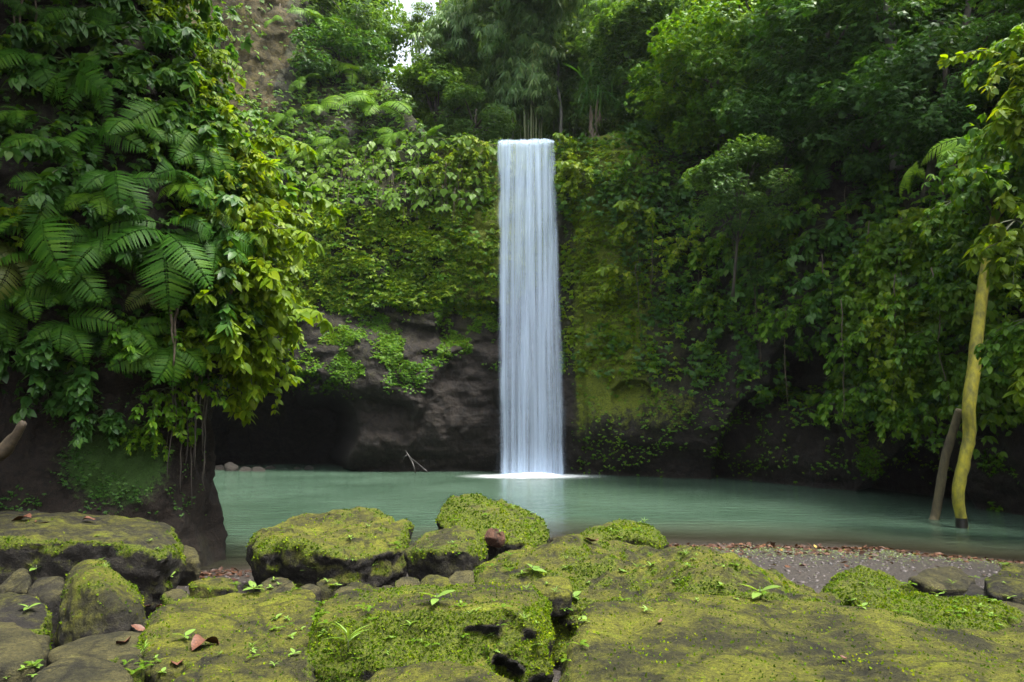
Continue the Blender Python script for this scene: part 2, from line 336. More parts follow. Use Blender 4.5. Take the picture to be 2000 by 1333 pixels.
pc = np.interp(px, [1300, 1392, 1430, 1480, 1540, 1600, 1700], [1500, 885, 800, 757, 742, 765, 900])+fbm(P0, 1., 3, 5)*8
dep += 1.5*sstep(0, 10, py-pc)*sstep(330, 60, py-pc)*(px > 1390)*sstep(1760, 1600, px)
tri = np.interp(px, [1600, 1662, 1730, 1780, 1850, 1900, 1960], [1300, 970, 905, 860, 905, 985, 1300])+fbm(P0, .8, 3, 6)*8
dep += 2.2*sstep(-2, 14, py-tri)
# ledges / creases
for (x0, y0, x1, y1, D) in [(640, 765, 790, 790, .5), (700, 590, 860, 640, .35), (1130, 850, 1400, 880, .3), (800, 690, 975, 655, .3)]:
    yl = np.interp(px, [x0, x1], [y0, y1])+fbm(P0, 1.6, 3, 8)*18
    dep += D*sstep(0, 10, py-yl)*sstep(90, 20, py-yl)*sstep(x0-40, x0+20, px)*sstep(x1+40, x1-20, px)
P1 = P1+rad*(dep*front)[..., None]
px, py, dd = proj(P1)
# moss / film masks
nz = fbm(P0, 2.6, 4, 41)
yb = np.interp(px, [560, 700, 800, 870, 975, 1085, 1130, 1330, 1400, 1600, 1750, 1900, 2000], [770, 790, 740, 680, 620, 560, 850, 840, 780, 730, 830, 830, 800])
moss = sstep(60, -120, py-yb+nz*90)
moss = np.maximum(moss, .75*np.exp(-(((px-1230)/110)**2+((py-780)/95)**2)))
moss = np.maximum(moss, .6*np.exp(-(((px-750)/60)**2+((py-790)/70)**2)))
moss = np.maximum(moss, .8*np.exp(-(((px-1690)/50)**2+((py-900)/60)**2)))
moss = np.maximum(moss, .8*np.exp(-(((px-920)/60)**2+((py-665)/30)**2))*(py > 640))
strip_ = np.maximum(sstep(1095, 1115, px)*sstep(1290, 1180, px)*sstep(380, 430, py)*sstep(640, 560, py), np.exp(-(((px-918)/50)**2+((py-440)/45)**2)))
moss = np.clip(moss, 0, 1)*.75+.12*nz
moss = moss*(1-.75*sstep(1200, 1330, px)*sstep(800, 740, py))*(1-.8*sstep(900, 820, px)*sstep(600, 520, py)); moss = moss*(1-.62*sstep(560, 600, py)*sstep(900, 860, px)*sstep(500, 560, px)); moss = np.where(dep > .6, moss*.25, moss)  # thinner moss behind dense leaves puts the dark of their gaps into the colour
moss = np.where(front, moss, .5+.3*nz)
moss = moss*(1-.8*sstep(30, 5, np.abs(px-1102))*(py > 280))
film = np.clip(sstep(120, -160, py-yb+nz*80)*.8+.05, 0, 1)*(1-.6*sstep(1200, 1400, px))*(1-.5*sstep(560, 600, py)*(px < 900))  # film also thinned on the right to paint the leaf gaps dark
Vc = P1.reshape(-1, 3)
Fg = grid_faces(NU, NV)[:, ::-1]
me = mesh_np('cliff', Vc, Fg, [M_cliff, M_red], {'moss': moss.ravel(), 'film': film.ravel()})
# the bare red earth on the upper left belongs to the same sheet: second material by face
fpx = px.reshape(-1)[Fg].mean(1); fpy = py.reshape(-1)[Fg].mean(1); fn = fbm(Vc[Fg[:, 0]], 3, 3, 55)
redm = (fpx < 560+fn*70-(fpy-60)*.05) & (fpy < 235+fn*50) & (fpx > 330)
me.polygons.foreach_set('material_index', redm.astype(np.int32))
cliff = link('cliff', me); tag(cliff, kind='structure')
bvh_main = BVHTree.FromPolygons(Vc.tolist(), Fg.tolist())

# near cliff on the left
lp = [(-34, -16), (-17, -13), (-14.5, -4), (-13.5, 4), (-12, 8.5), (-9.8, 10.5), (-7.6, 11.2), (-6.35, 11.8), (-5.75, 12.7), (-6.3, 14.1), (-8.2, 17), (-12, 20), (-20, 23), (-30, 24)]  # first points: unseen gorge wall beside and behind the camera, added to block light
nu2, nv2 = 420, 260
raw = spline(lp, 2000); seg = np.r_[0, np.cumsum(np.linalg.norm(np.diff(raw, axis=0), axis=1))]
vis = ((raw[:, 1] > 7) & (raw[:, 1] < 18)).astype(float); wt = np.r_[0, np.cumsum(np.diff(seg)*(.25+vis[1:]))]
smp = np.interp(np.linspace(0, wt[-1], nu2), wt, np.arange(2000)); C2 = np.stack([np.interp(smp, np.arange(2000), raw[:, 0]), np.interp(smp, np.arange(2000), raw[:, 1])], -1)
tan = norm(np.gradient(C2, axis=0)); nr = np.stack([tan[:, 1], -tan[:, 0]], -1)      # outward (towards pool / camera)
zz = np.linspace(-1.2, 18, nv2)
off = np.interp(zz, [-1.2, 0, .6, 1.4, 3, 3.7, 5, 6.5, 8, 10, 13, 18], [.4, .32, .2, .03, -.05, .35, .75, .65, .0, -.9, -2.4, -5.5])
X = C2[:, None, 0]+nr[:, None, 0]*off[None]; Y = C2[:, None, 1]+nr[:, None, 1]*off[None]; Z = zz[None]+0*X
P0 = np.stack([X, Y, Z], -1); nn = np.stack([nr[:, None, 0]+0*X, nr[:, None, 1]+0*X, 0*X], -1)
P1 = P0+nn*(fbm(P0, 2.2, 4, 61)*.35*sstep(.5, 4, Z)+fbm(P0*[1, 1, .35], .8, 4, 62, ridged=True)*.20+fbm(P0*[1, 1, .7], .3, 4, 63, gain=.7)*.13)[..., None]
V2 = P1.reshape(-1, 3); F2 = grid_faces(nu2, nv2)
lx, ly, ld = proj(V2); n2 = fbm(V2, .9, 4, 66)
mossL = np.clip(.95*np.exp(-(((lx-225)/125)**2+((ly-905)/90)**2))+.12*n2+.35*sstep(760, 600, ly), 0, 1)
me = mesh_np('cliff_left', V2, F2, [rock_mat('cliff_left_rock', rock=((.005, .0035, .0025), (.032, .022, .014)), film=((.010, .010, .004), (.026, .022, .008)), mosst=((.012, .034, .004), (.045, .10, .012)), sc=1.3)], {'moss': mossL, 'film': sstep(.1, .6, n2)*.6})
cl = link('cliff_left', me); tag(cl, kind='structure')
bvh_left = BVHTree.FromPolygons(V2.tolist(), F2.tolist())

def cast(px_, py_, bvh):
    r = Vector(ray(px_, py_)).normalized(); h = bvh.ray_cast(Vector((0, 0, HC)), r)
    if h[0] is None: return None, None
    n = h[1]; n = -n if n.dot(r) > 0 else n
    return np.array(h[0]), np.array(n)

# ================================================================== GROUND, WATER
def shoreY(x): return np.interp(x, [-9, -5.6, -4.5, -1.5, 0, 1.2, 3.5, 5, 7.5, 9.2, 12, 16], [11.3, 11.9, 12.2, 14.2, 15.1, 15.2, 14.7, 14.6, 14.2, 12.9, 11.0, 9.5])
def gz(x, y):
    s = shoreY(x)-y; P = np.stack([x, y, 0*x], -1)
    return np.where(s > 0, .075*s-.003*s*s, .10*s).clip(-1.4, .55)+.025*fbm(P, 1.2, 3, 91)+.010*fbm(P, .25, 2, 92)
gx = np.concatenate([np.linspace(-60, -12, 30), np.linspace(-11.8, 13, 420), np.linspace(13.4, 60, 30)])
gy = np.concatenate([np.linspace(-40, 1.5, 25), np.linspace(1.6, 18, 330), np.linspace(18.5, 80, 60)])
GX, GY = np.meshgrid(gx, gy, indexing='ij'); GZ = gz(GX, GY)
m, nt, nd, lk = new_mat('gravel_shore'); geo = N(nd, 'ShaderNodeNewGeometry')
v = N(nd, 'ShaderNodeTexVoronoi', Scale=38.0); lk.new(geo.outputs['Position'], v.inputs['Vector'])
v2 = N(nd, 'ShaderNodeTexNoise', Scale=2.0, Detail=6.0); lk.new(geo.outputs['Position'], v2.inputs['Vector'])
r = ramp(nd, [(0, (.008, .0065, .005)), (.4, (.022, .017, .012)), (.75, (.045, .035, .025)), (1, (.085, .07, .055))])
sep = N(nd, 'ShaderNodeSeparateColor'); lk.new(v.outputs['Color'], sep.inputs[0]); lk.new(sep.outputs[0], r.inputs[0])
mm = N(nd, 'ShaderNodeMix', data_type='RGBA'); mm.inputs[7].default_value = (.02, .016, .014, 1); lk.new(v2.outputs[0], mm.inputs[0]); lk.new(r.outputs[0], mm.inputs[6])
p = N(nd, 'ShaderNodeBsdfPrincipled', Roughness=.6); lk.new(mm.outputs[2], p.inputs['Base Color'])
b = N(nd, 'ShaderNodeBump', Strength=.8, Distance=.02, invert=True); lk.new(v.outputs['Distance'], b.inputs['Height']); lk.new(b.outputs[0], p.inputs['Normal'])
o = N(nd, 'ShaderNodeOutputMaterial'); lk.new(p.outputs[0], o.inputs[0]); M_gravel = m
g = link('ground', mesh_np('ground', np.stack([GX, GY, GZ], -1).reshape(-1, 3), grid_faces(len(gx), len(gy)), [M_gravel])); tag(g, kind='structure')

# water
wx = np.linspace(-40, 20, 240); wy = np.linspace(8, 44, 180); WX, WY = np.meshgrid(wx, wy, indexing='ij')
depth = -gz(WX, WY)
m, nt, nd, lk = new_mat('pool_water'); geo = N(nd, 'ShaderNodeNewGeometry')
mp = N(nd, 'ShaderNodeMapping'); mp.inputs['Scale'].default_value = (1.0, 3.2, 1); lk.new(geo.outputs['Position'], mp.inputs[0])
n1 = N(nd, 'ShaderNodeTexNoise', Scale=1.1, Detail=5.0, Roughness=.55); lk.new(mp.outputs[0], n1.inputs['Vector'])
n2_ = N(nd, 'ShaderNodeTexNoise', Scale=.25, Detail=2.0); lk.new(geo.outputs['Position'], n2_.inputs['Vector'])
b = N(nd, 'ShaderNodeBump', Strength=.5, Distance=.2); lk.new(n1.outputs[0], b.inputs['Height'])
rc = ramp(nd, [(.35, (.036, .066, .043)), (.65, (.056, .096, .066))]); lk.new(n2_.outputs[0], rc.inputs[0])
dp = N(nd, 'ShaderNodeAttribute', attribute_name='depth')
rd = N(nd, 'ShaderNodeMapRange'); rd.inputs[1].default_value = 0.0; rd.inputs[2].default_value = .42; lk.new(dp.outputs['Fac'], rd.inputs[0])
cm = N(nd, 'ShaderNodeMix', data_type='RGBA'); cm.inputs[6].default_value = (.05, .042, .026, 1); lk.new(rc.outputs[0], cm.inputs[7]); lk.new(rd.outputs[0], cm.inputs[0])
p = N(nd, 'ShaderNodeBsdfPrincipled', Roughness=.15); p.inputs['IOR'].default_value = 1.33; lk.new(cm.outputs[2], p.inputs['Base Color']); lk.new(b.outputs[0], p.inputs['Normal'])
ra = N(nd, 'ShaderNodeMapRange'); ra.inputs[1].default_value = 0.0; ra.inputs[2].default_value = .3; ra.inputs[3].default_value = .25; ra.inputs[4].default_value = 1.0
lk.new(dp.outputs['Fac'], ra.inputs[0]); lk.new(ra.outputs[0], p.inputs['Alpha'])
o = N(nd, 'ShaderNodeOutputMaterial'); lk.new(p.outputs[0], o.inputs[0])
wat = link('water', mesh_np('water', np.stack([WX, WY, 0*WX], -1).reshape(-1, 3), grid_faces(240, 180), [m], {'depth': depth.ravel()})); tag(wat, kind='structure')

# ================================================================== WATERFALL
def fall_mat(name, dens, seed):
    m, nt, nd, lk = new_mat(name); geo = N(nd, 'ShaderNodeNewGeometry')
    mp = N(nd, 'ShaderNodeMapping'); mp.inputs['Scale'].default_value = (5.5, 3.0, .07); mp.inputs['Location'].default_value = (seed*3.1, 0, 0); lk.new(geo.outputs['Position'], mp.inputs[0])
    n1 = N(nd, 'ShaderNodeTexNoise', Scale=1.0, Detail=5.0, Roughness=.6); lk.new(mp.outputs[0], n1.inputs['Vector'])
    mp2 = N(nd, 'ShaderNodeMapping'); mp2.inputs['Scale'].default_value = (1.6, 1, .04); mp2.inputs['Location'].default_value = (seed*1.7, 0, 0); lk.new(geo.outputs['Position'], mp2.inputs[0])
    n2 = N(nd, 'ShaderNodeTexNoise', Scale=1.0, Detail=2.0); lk.new(mp2.outputs[0], n2.inputs['Vector'])
    ed = N(nd, 'ShaderNodeAttribute', attribute_name='thick')
    a = N(nd, 'ShaderNodeMapRange'); a.inputs[1].default_value = .34; a.inputs[2].default_value = .64; a.inputs[3].default_value = dens-.27; a.inputs[4].default_value = dens+.27; lk.new(n1.outputs[0], a.inputs[0])
    a2 = N(nd, 'ShaderNodeMapRange'); a2.inputs[1].default_value = .35; a2.inputs[2].default_value = .65; a2.inputs[3].default_value = .55; a2.inputs[4].default_value = 1.15; lk.new(n2.outputs[0], a2.inputs[0])
    mu = N(nd, 'ShaderNodeMath', operation='MULTIPLY'); lk.new(a.outputs[0], mu.inputs[0]); lk.new(a2.outputs[0], mu.inputs[1])
    mu2 = N(nd, 'ShaderNodeMath', operation='MULTIPLY', use_clamp=True); lk.new(mu.outputs[0], mu2.inputs[0]); lk.new(ed.outputs['Fac'], mu2.inputs[1])
    d = N(nd, 'ShaderNodeBsdfDiffuse'); d.inputs[0].default_value = (.54, .66, .82, 1)
    t = N(nd, 'ShaderNodeBsdfTranslucent'); t.inputs[0].default_value = (.54, .66, .82, 1)
    s = N(nd, 'ShaderNodeMixShader'); s.inputs[0].default_value = .45; lk.new(d.outputs[0], s.inputs[1]); lk.new(t.outputs[0], s.inputs[2])
    tr = N(nd, 'ShaderNodeBsdfTransparent'); ms = N(nd, 'ShaderNodeMixShader'); lk.new(mu2.outputs[0], ms.inputs[0]); lk.new(tr.outputs[0], ms.inputs[1]); lk.new(s.outputs[0], ms.inputs[2])
    o = N(nd, 'ShaderNodeOutputMaterial'); lk.new(ms.outputs[0], o.inputs[0]); return m
YF = 34.6
lipL = at(972, 277, YF+.5); lipR = at(1083, 275, YF+.5); botL = at(979, 932, YF); botR = at(1101, 932, YF)
wf = empty('waterfall', ((botL[0]+botR[0])/2, YF, 0)); tag(wf, 'tall white silky waterfall dropping in one straight column over the cliff into the pool', 'waterfall')
for k in range(3):
    nu, nv = 90, 100; u = np.linspace(0, 1, nu)[:, None]+np.zeros((1, nv)); v = np.zeros((nu, 1))+np.linspace(0, 1, nv)[None]
    zt = lipL[2]*(1-u)+lipR[2]*u+.02*np.sin(u*9+1)+.035*fbm(np.stack([u*14, 0*u, 0*u], -1), 1, 3, 44)
    s = np.clip(v/.03, 0, 1)
    z = zt*(1-v)**1.0+(-.05)*v; z = np.where(v < .03, zt+.03*(1-s)-(1-np.sqrt(np.maximum(1-s*s, 0)))*.45, (zt-.45)*(1-(v-.03)/.97))
    sp = .12*k*v*2.0-.02*k
    xl = lipL[0]*(1-v)+botL[0]*v-sp*.6+.11*fbm(np.stack([0*v+k, 0*v, z], -1), 1.5, 3, 3); xr = lipR[0]*(1-v)+botR[0]*v+sp*.6+.11*fbm(np.stack([0*v+k+5, 0*v, z], -1), 1.5, 3, 4)
    x = xl*(1-u)+xr*u
    y = YF+.9*(1-s)-.10*k-.35*v**.6-.25*np.sin(np.pi*u)*(.4+v)+.03*fbm(np.stack([x*2, 0*x+k, z*.1], -1), 1, 2, 70+k)*sstep(0, .15, v)
    ew = np.clip(np.minimum(u, 1-u)/(.05+.05*k), 0, 1)*(1.0 if k == 0 else .8)
    ew = ew*(1+.5*sstep(.9, 1, v))
    V = np.stack([x, y, z], -1).reshape(-1, 3)-np.array(wf.location)
    o = link('water_sheet', mesh_np('water_sheet', V, grid_faces(nu, nv), [fall_mat('fall_water', [.50, .30, .18][k], k)], {'thick': ew.ravel()}), wf)
# foam at the foot
def foam_mat():
    m, nt, nd, lk = new_mat('foam'); ed = N(nd, 'ShaderNodeAttribute', attribute_name='thick')
    geo = N(nd, 'ShaderNodeNewGeometry'); mp = N(nd, 'ShaderNodeMapping'); mp.inputs['Scale'].default_value = (.8, 4.5, 1); lk.new(geo.outputs['Position'], mp.inputs[0])
    n1 = N(nd, 'ShaderNodeTexNoise', Scale=1.6, Detail=4.0); lk.new(mp.outputs[0], n1.inputs['Vector'])
    mu = N(nd, 'ShaderNodeMapRange'); mu.inputs[1].default_value = .3; mu.inputs[2].default_value = .65; mu.inputs[3].default_value = .4; mu.inputs[4].default_value = 1.5; lk.new(n1.outputs[0], mu.inputs[0])
    mm = N(nd, 'ShaderNodeMath', operation='MULTIPLY', use_clamp=True); lk.new(mu.outputs[0], mm.inputs[0]); lk.new(ed.outputs['Fac'], mm.inputs[1])
    d = N(nd, 'ShaderNodeBsdfDiffuse'); d.inputs[0].default_value = (.88, .93, .96, 1); tr = N(nd, 'ShaderNodeBsdfTransparent'); ms = N(nd, 'ShaderNodeMixShader')
    lk.new(mm.outputs[0], ms.inputs[0]); lk.new(tr.outputs[0], ms.inputs[1]); lk.new(d.outputs[0], ms.inputs[2])
    o = N(nd, 'ShaderNodeOutputMaterial'); lk.new(ms.outputs[0], o.inputs[0]); return m
MF = foam_mat()
for (hx, hy, hz, k) in [(3.9, 2.2, .02, .6), (2.7, 1.4, .05, 1.2), (2.3, .9, .18, .9)]:
    nr_, na = 30, 48; rr = np.linspace(0, 1, nr_)[:, None]+np.zeros((1, na)); aa = np.zeros((nr_, 1))+np.linspace(0, 2*np.pi, na)[None]
    x = hx*rr*np.cos(aa); y = hy*rr*np.sin(aa)-.7; zf = hz*(1-rr**2)**2+.012+.08*hz*fbm(np.stack([x, y, 0*x], -1), .5, 3, 9)
    o = link('foam', mesh_np('foam', np.stack([x, y, zf], -1).reshape(-1, 3), grid_faces(nr_, na), [MF], {'thick': (k*(1-rr)**1.3*1.6).ravel()}), wf)
st = link('stream', mesh_np('stream', np.array([(lipL[0]-.2, YF+.85, lipL[2]+.0), (lipR[0]+.2, YF+.85, lipL[2]), (lipR[0]+1, 60, lipL[2]+.1), (lipL[0]-1, 60, lipL[2]+.1)]), np.array([(0, 1, 2, 3)]), [m])); tag(st, kind='structure')
# humid air
hz_m, hnt, hnd, hlk = new_mat('haze_air'); pv = N(hnd, 'ShaderNodeVolumePrincipled', Density=.00014); pv.inputs['Color'].default_value = (.86, .93, 1, 1); pv.inputs['Anisotropy'].default_value = .2
ho = N(hnd, 'ShaderNodeOutputMaterial'); hlk.new(pv.outputs[0], ho.inputs['Volume'])
hb = bmesh.new(); bmesh.ops.create_cube(hb, size=1.0); hme = bpy.data.meshes.new('haze'); hb.to_mesh(hme); hb.free(); hme.materials.append(hz_m)
hz = link('haze', hme); hz.scale = (160, 200, 64); hz.location = (0, 40, 64/2-3); hz['kind'] = 'stuff'
SC.cycles.volume_bounces = 0
bpy.context.view_layer.update()
# ================================================================== BOULDERS
ROCKS = []     # (object, verts, normals, areas...) kept for scattering
def hull_mesh(hulls, voxel, sm, base, shrink):
    bm = bmesh.new()
    for H in hulls:
        P = np.array([at(*h) for h in H]); c = P.mean(0)
        pts = list(P)
        if base is not None:
            for p in P: pts.append(np.array([c[0]+(p[0]-c[0])*shrink, c[1]+(p[1]-c[1])*shrink, base]))
        vs = [bm.verts.new(p) for p in pts]
        r = bmesh.ops.convex_hull(bm, input=vs)
        junk = [e for e in r['geom_interior'] if isinstance(e, bmesh.types.BMVert)]
        bmesh.ops.delete(bm, geom=list(set(junk)), context='VERTS')
    me = bpy.data.meshes.new('tmp'); bm.to_mesh(me); bm.free()
    o = bpy.data.objects.new('tmp', me); COL.objects.link(o)
    md = o.modifiers.new('r', 'REMESH'); md.mode = 'VOXEL'; md.voxel_size = voxel
    ms = o.modifiers.new('s', 'SMOOTH'); ms.factor = .5; ms.iterations = sm
    dg = bpy.context.evaluated_depsgraph_get(); ev = o.evaluated_get(dg); m2 = ev.to_mesh()
    n = len(m2.vertices); V = np.empty(n*3, np.float32); m2.vertices.foreach_get('co', V)
    Nn = np.empty(n*3, np.float32); m2.vertices.foreach_get('normal', Nn)
    nf = len(m2.polygons); Fc = np.empty(nf*4, np.int32); m2.loops.foreach_get('vertex_index', Fc) if len(m2.loops) == nf*4 else None
    ev.to_mesh_clear(); bpy.data.objects.remove(o)
    return V.reshape(-1, 3).astype(float), Nn.reshape(-1, 3).astype(float), Fc.reshape(-1, 4)
def vnormals(V, Fq):
    n = np.cross(V[Fq[:, 2]]-V[Fq[:, 0]], V[Fq[:, 3]]-V[Fq[:, 1]]); out = np.zeros_like(V)
    for k in range(4):
        for c in range(3): out[:, c] += np.bincount(Fq[:, k], n[:, c], len(V))
    return norm(out)
def rock(label, hulls, base=0.0, voxel=.05, sm=6, amp=.08, moss=.5, film=.7, dull=False, seed=0, shrink=.9, tuft=2500, holes=None, name='boulder', cat='boulder', group=None, rough=1.0, side=1.0, top=0.0):
    if isinstance(hulls[0], tuple): hulls = [hulls]
    V, Nn, Fq = hull_mesh(hulls, voxel, sm, base, shrink)
    d = fbm(V, .9, 4, seed)*amp*1.3+fbm(V*[1, 1, 1.5], .34, 4, seed+5, ridged=True)*amp*.42*rough+fbm(V, .10, 3, seed+9)*amp*.16*rough
    V1 = V+Nn*d[:, None]; Nn = vnormals(V1, Fq)
    # rough crumbly flanks
    flank = sstep(.75, .2, Nn[:, 2]); V1 = V1+Nn*(flank*fbm(V, .17, 4, seed+31, ridged=True)*amp*.5*rough)[:, None]
    if holes:
        for (hx, hy, hr, hd) in holes:
            qx, qy, qd = proj(V1); q = np.hypot((qx-hx)*1.35, (qy-hy)*.8)/hr+.9*fbm(V, .12, 4, seed+13); fac = sstep(1.0, .45, q)*(Nn[:, 1] < .2)
            rr_ = norm(V1-np.array([0, 0, HC])); V1 = V1+rr_*(fac*hd)[:, None]
        Nn = vnormals(V1, Fq)
    nzv = Nn[:, 2]; n1 = fbm(V, .5, 5, seed+21, gain=.6)*1.3; n2 = fbm(V, .14, 3, seed+22)
    prof = sstep(-.15, .25, nzv)*(1-.8*(1-top)*sstep(.70, .95, nzv+.25*n1))
    prof = np.maximum(prof, side*sstep(-.35, .3, nzv)*sstep(.9, .3, nzv))
    ms = np.clip(moss*1.25*prof+.55*n1*sstep(-.2, .2, nzv)+.2*n2-.08, 0, 1)
    fl = np.clip(film*sstep(-.5, .45, nzv)+.4*n1, 0, 1)
    o = link(name, mesh_np(name, V1, Fq, [M_rock2 if dull else M_rock], {'moss': ms, 'film': fl})); tag(o, label, cat, group)
    if tuft:
        a = .5*np.linalg.norm(np.cross(V1[Fq[:, 2]]-V1[Fq[:, 0]], V1[Fq[:, 3]]-V1[Fq[:, 1]]), axis=1)
        mf = ms[Fq].mean(1); wgt = a*(sstep(.42, .72, mf)+(0 if dull else .10)*sstep(.45, .8, fl[Fq].mean(1))); c = V1[Fq].mean(1)
        wgt = wgt*(((V1[Fq[:, 0]]-[0, 0, HC])*Nn[Fq[:, 0]]).sum(1) < .6)
        tot = wgt.sum(); dist = max(np.median(c[:, 1]), 1.5); s = .0028*dist+.002
        cnt = int(min(tot*tuft*(5.0/dist)**1.0, 42000))
        if cnt > 30:
            f = RNG.choice(len(Fq), cnt, p=wgt/tot); uv = RNG.random((cnt, 2))[..., None]
            q = V1[Fq[f]]; pos = (q[:, 0]*(1-uv[:, 0])+q[:, 1]*uv[:, 0])*(1-uv[:, 1])+(q[:, 3]*(1-uv[:, 0])+q[:, 2]*uv[:, 0])*uv[:, 1]
            nn_ = Nn[Fq[f, 0]]; dr = norm(nn_*1.0+RNG.normal(0, .6, (cnt, 3))); B = basis(dr, norm(nn_+RNG.normal(0, .8, (cnt, 3))))
            Vt, Ft = scat(T_leaf(.38, .1, .1), pos-nn_*s*.25, B, s*RNG.uniform(.6, 1.5, cnt))
            t = link('moss', mesh_np('moss', Vt, Ft, [L_moss if not dull else L_mossd], smooth=False), o); t['kind'] = 'stuff'
    ROCKS.append((o, V1, Nn, Fq)); return o

rock('big flat-topped dark boulder with a mossy flank at the left edge', [(-120,1003,10.4),(60,1001,10.4),(280,1008,10.0),(325,1022,9.7),(350,1062,9.1),(362,1105,8.9),(340,1150,8.6),(-140,1045,8.2),(150,1052,8.2),(290,1052,8.4),(320,1085,8.2),(-100,1110,8.3),(170,1100,8.25)], base=.15, voxel=.055, amp=.09, moss=.62, film=.45, seed=1, shrink=.82)
rock('large angular boulder with flat olive top and shadowed hollow underneath, beside the pool', [(495,1040,10.3),(590,1005,11.2),(700,990,11.4),(770,1006,11.0),(800,1026,10.2),(520,1072,9.4),(580,1062,9.2),(690,1085,8.9),(770,1070,9.3),(492,1130,9.8),(600,1110,9.4),(700,1143,9.0),(785,1120,9.5)], base=.2, voxel=.045, sm=6, amp=.12, moss=.64, film=.85, seed=2, shrink=.84, top=.25)
rock('round mossy boulder between the two big boulders at the pool edge', [(790,1075,8.9),(830,1035,9.3),(890,1022,9.4),(935,1035,9.2),(950,1070,9.0),(945,1100,8.8),(800,1105,8.7),(850,1070,8.3),(910,1075,8.35),(860,1125,8.5),(920,1115,8.6)], base=.3, voxel=.035, sm=6, amp=.06, moss=.68, film=.8, seed=3, shrink=.75, top=.4)
rock('tallest green mossy boulder standing at the water edge below the waterfall', [(857,1010,11.2),(880,975,11.6),(930,968,11.9),(990,980,11.9),(1040,1000,11.6),(1073,1030,11.1),(1070,1060,10.7),(870,1040,10.6),(920,1000,10.8),(1000,1010,10.7),(960,1055,10.2),(1030,1060,10.3)], base=.1, voxel=.045, sm=6, amp=.10, moss=.85, film=.8, seed=4, shrink=.9, top=.5)
M_rstone = rock_mat('red_brown_stone', rock=((.05, .022, .012), (.13, .06, .035)))
_r = rock('round red-brown stone nestled in the hollow of the tallest boulder', [(942,1050,10.0),(950,1032,10.1),(966,1028,10.15),(985,1036,10.1),(990,1055,10.0),(978,1070,9.95),(950,1068,9.95),(965,1050,9.8)], base=None, voxel=.02, sm=3, amp=.03, moss=0, film=0, seed=29, tuft=0, name='round_stone', cat='stone'); _r.data.materials[0] = M_rstone
rock('low mossy boulder with red leaves at the shore, right of the tallest boulder', [(1100,1068,9.9),(1160,1028,10.4),(1215,1010,10.6),(1270,1022,10.4),(1300,1055,10.0),(1140,1060,9.7),(1230,1040,9.7),(1290,1062,9.7)], base=.3, voxel=.04, sm=5, amp=.07, moss=.8, film=.9, seed=5, top=.6)
rock('long mossy boulder stretching across the centre right, ending in a rounded snout', [[(925,1120,6.9),(965,1085,7.5),(1010,1062,8.0),(1090,1063,8.1),(1180,1058,8.2),(1270,1063,8.1),(940,1140,6.5),(1040,1110,6.7),(1100,1068,7.1),(1010,1070,7.4),(1200,1160,6.3),(1060,1215,6.3),(1180,1205,6.1),(1100,1300,6.1)], [(1180,1060,8.1),(1330,1068,7.9),(1420,1090,7.6),(1500,1112,7.2),(1580,1130,6.8),(1640,1148,6.4),(1662,1175,6.1),(1290,1080,7.0),(1430,1098,6.6),(1250,1162,6.3),(1400,1152,6.1),(1530,1165,5.8),(1620,1180,5.75),(1655,1200,5.9),(1200,1190,5.9),(1560,1215,5.7)]], base=.2, voxel=.045, sm=14, amp=.16, moss=.74, film=1.0, seed=6, shrink=.92, tuft=4500, top=.15)
rock('bright green mossy block with dark holes in its right face, bottom centre', [(625,1190,4.9),(700,1162,5.5),(800,1158,5.7),(900,1148,5.9),(990,1146,5.9),(1040,1155,5.6),(1065,1180,5.2),(620,1215,4.5),(750,1195,4.5),(900,1185,4.6),(1010,1190,4.6),(1060,1230,4.55),(600,1330,4.3),(760,1300,4.25),(900,1300,4.3),(1070,1320,4.45)], base=.1, voxel=.028, sm=7, amp=.085, moss=.86, film=1.0, seed=7, shrink=.96, tuft=7500, holes=[(962,1245,15,.09),(988,1318,36,.18),(925,1270,40,.07),(1035,1262,30,.06),(995,1215,28,.05)], top=.15)
rock('huge smooth olive-yellow slab filling the bottom right corner', [(1150,1205,4.3),(1200,1172,4.8),(1262,1165,5.0),(1400,1168,5.0),(1500,1175,4.9),(1600,1195,4.8),(1720,1216,4.7),(1900,1236,4.6),(2150,1245,4.5),(1130,1250,3.7),(1120,1300,3.3),(1300,1420,2.6),(1700,1420,2.55),(2300,1400,2.6),(1100,1400,2.9)], base=.1, voxel=.032, sm=12, amp=.11, moss=.36, film=.95, seed=8, shrink=.97, rough=.5, tuft=5000, side=.9)
rock('low bare-topped stone peeking in at the bottom edge, just left of the huge slab', [(680,1333,3.5),(740,1300,3.8),(830,1303,3.85),(890,1290,3.9),(960,1315,3.75),(1010,1345,3.5),(740,1400,3.1),(960,1400,3.1)], base=.2, voxel=.03, sm=6, amp=.05, moss=.35, film=1.1, seed=9, tuft=5000, rough=.6)
rock('pitted knobbly stone at the bottom edge, left of the bright green block', [(345,1335,3.9),(400,1290,4.3),(450,1262,4.5),(500,1275,4.4),(560,1252,4.6),(598,1262,4.5),(600,1330,4.1),(380,1400,3.6),(590,1400,3.7)], base=.2, voxel=.028, sm=4, amp=.09, moss=.50, film=.85, seed=10, tuft=5000, rough=1.4)
rock('wide flat olive stone with a mossy front, centre left foreground', [(275,1250,5.0),(300,1200,5.6),(380,1168,6.2),(500,1160,6.4),(600,1168,6.3),(640,1190,5.9),(290,1295,4.6),(450,1285,4.7),(560,1260,4.9),(630,1240,5.2)], base=.2, voxel=.035, sm=12, amp=.09, moss=.48, film=1.1, dull=False, seed=11, rough=.5, tuft=5000)
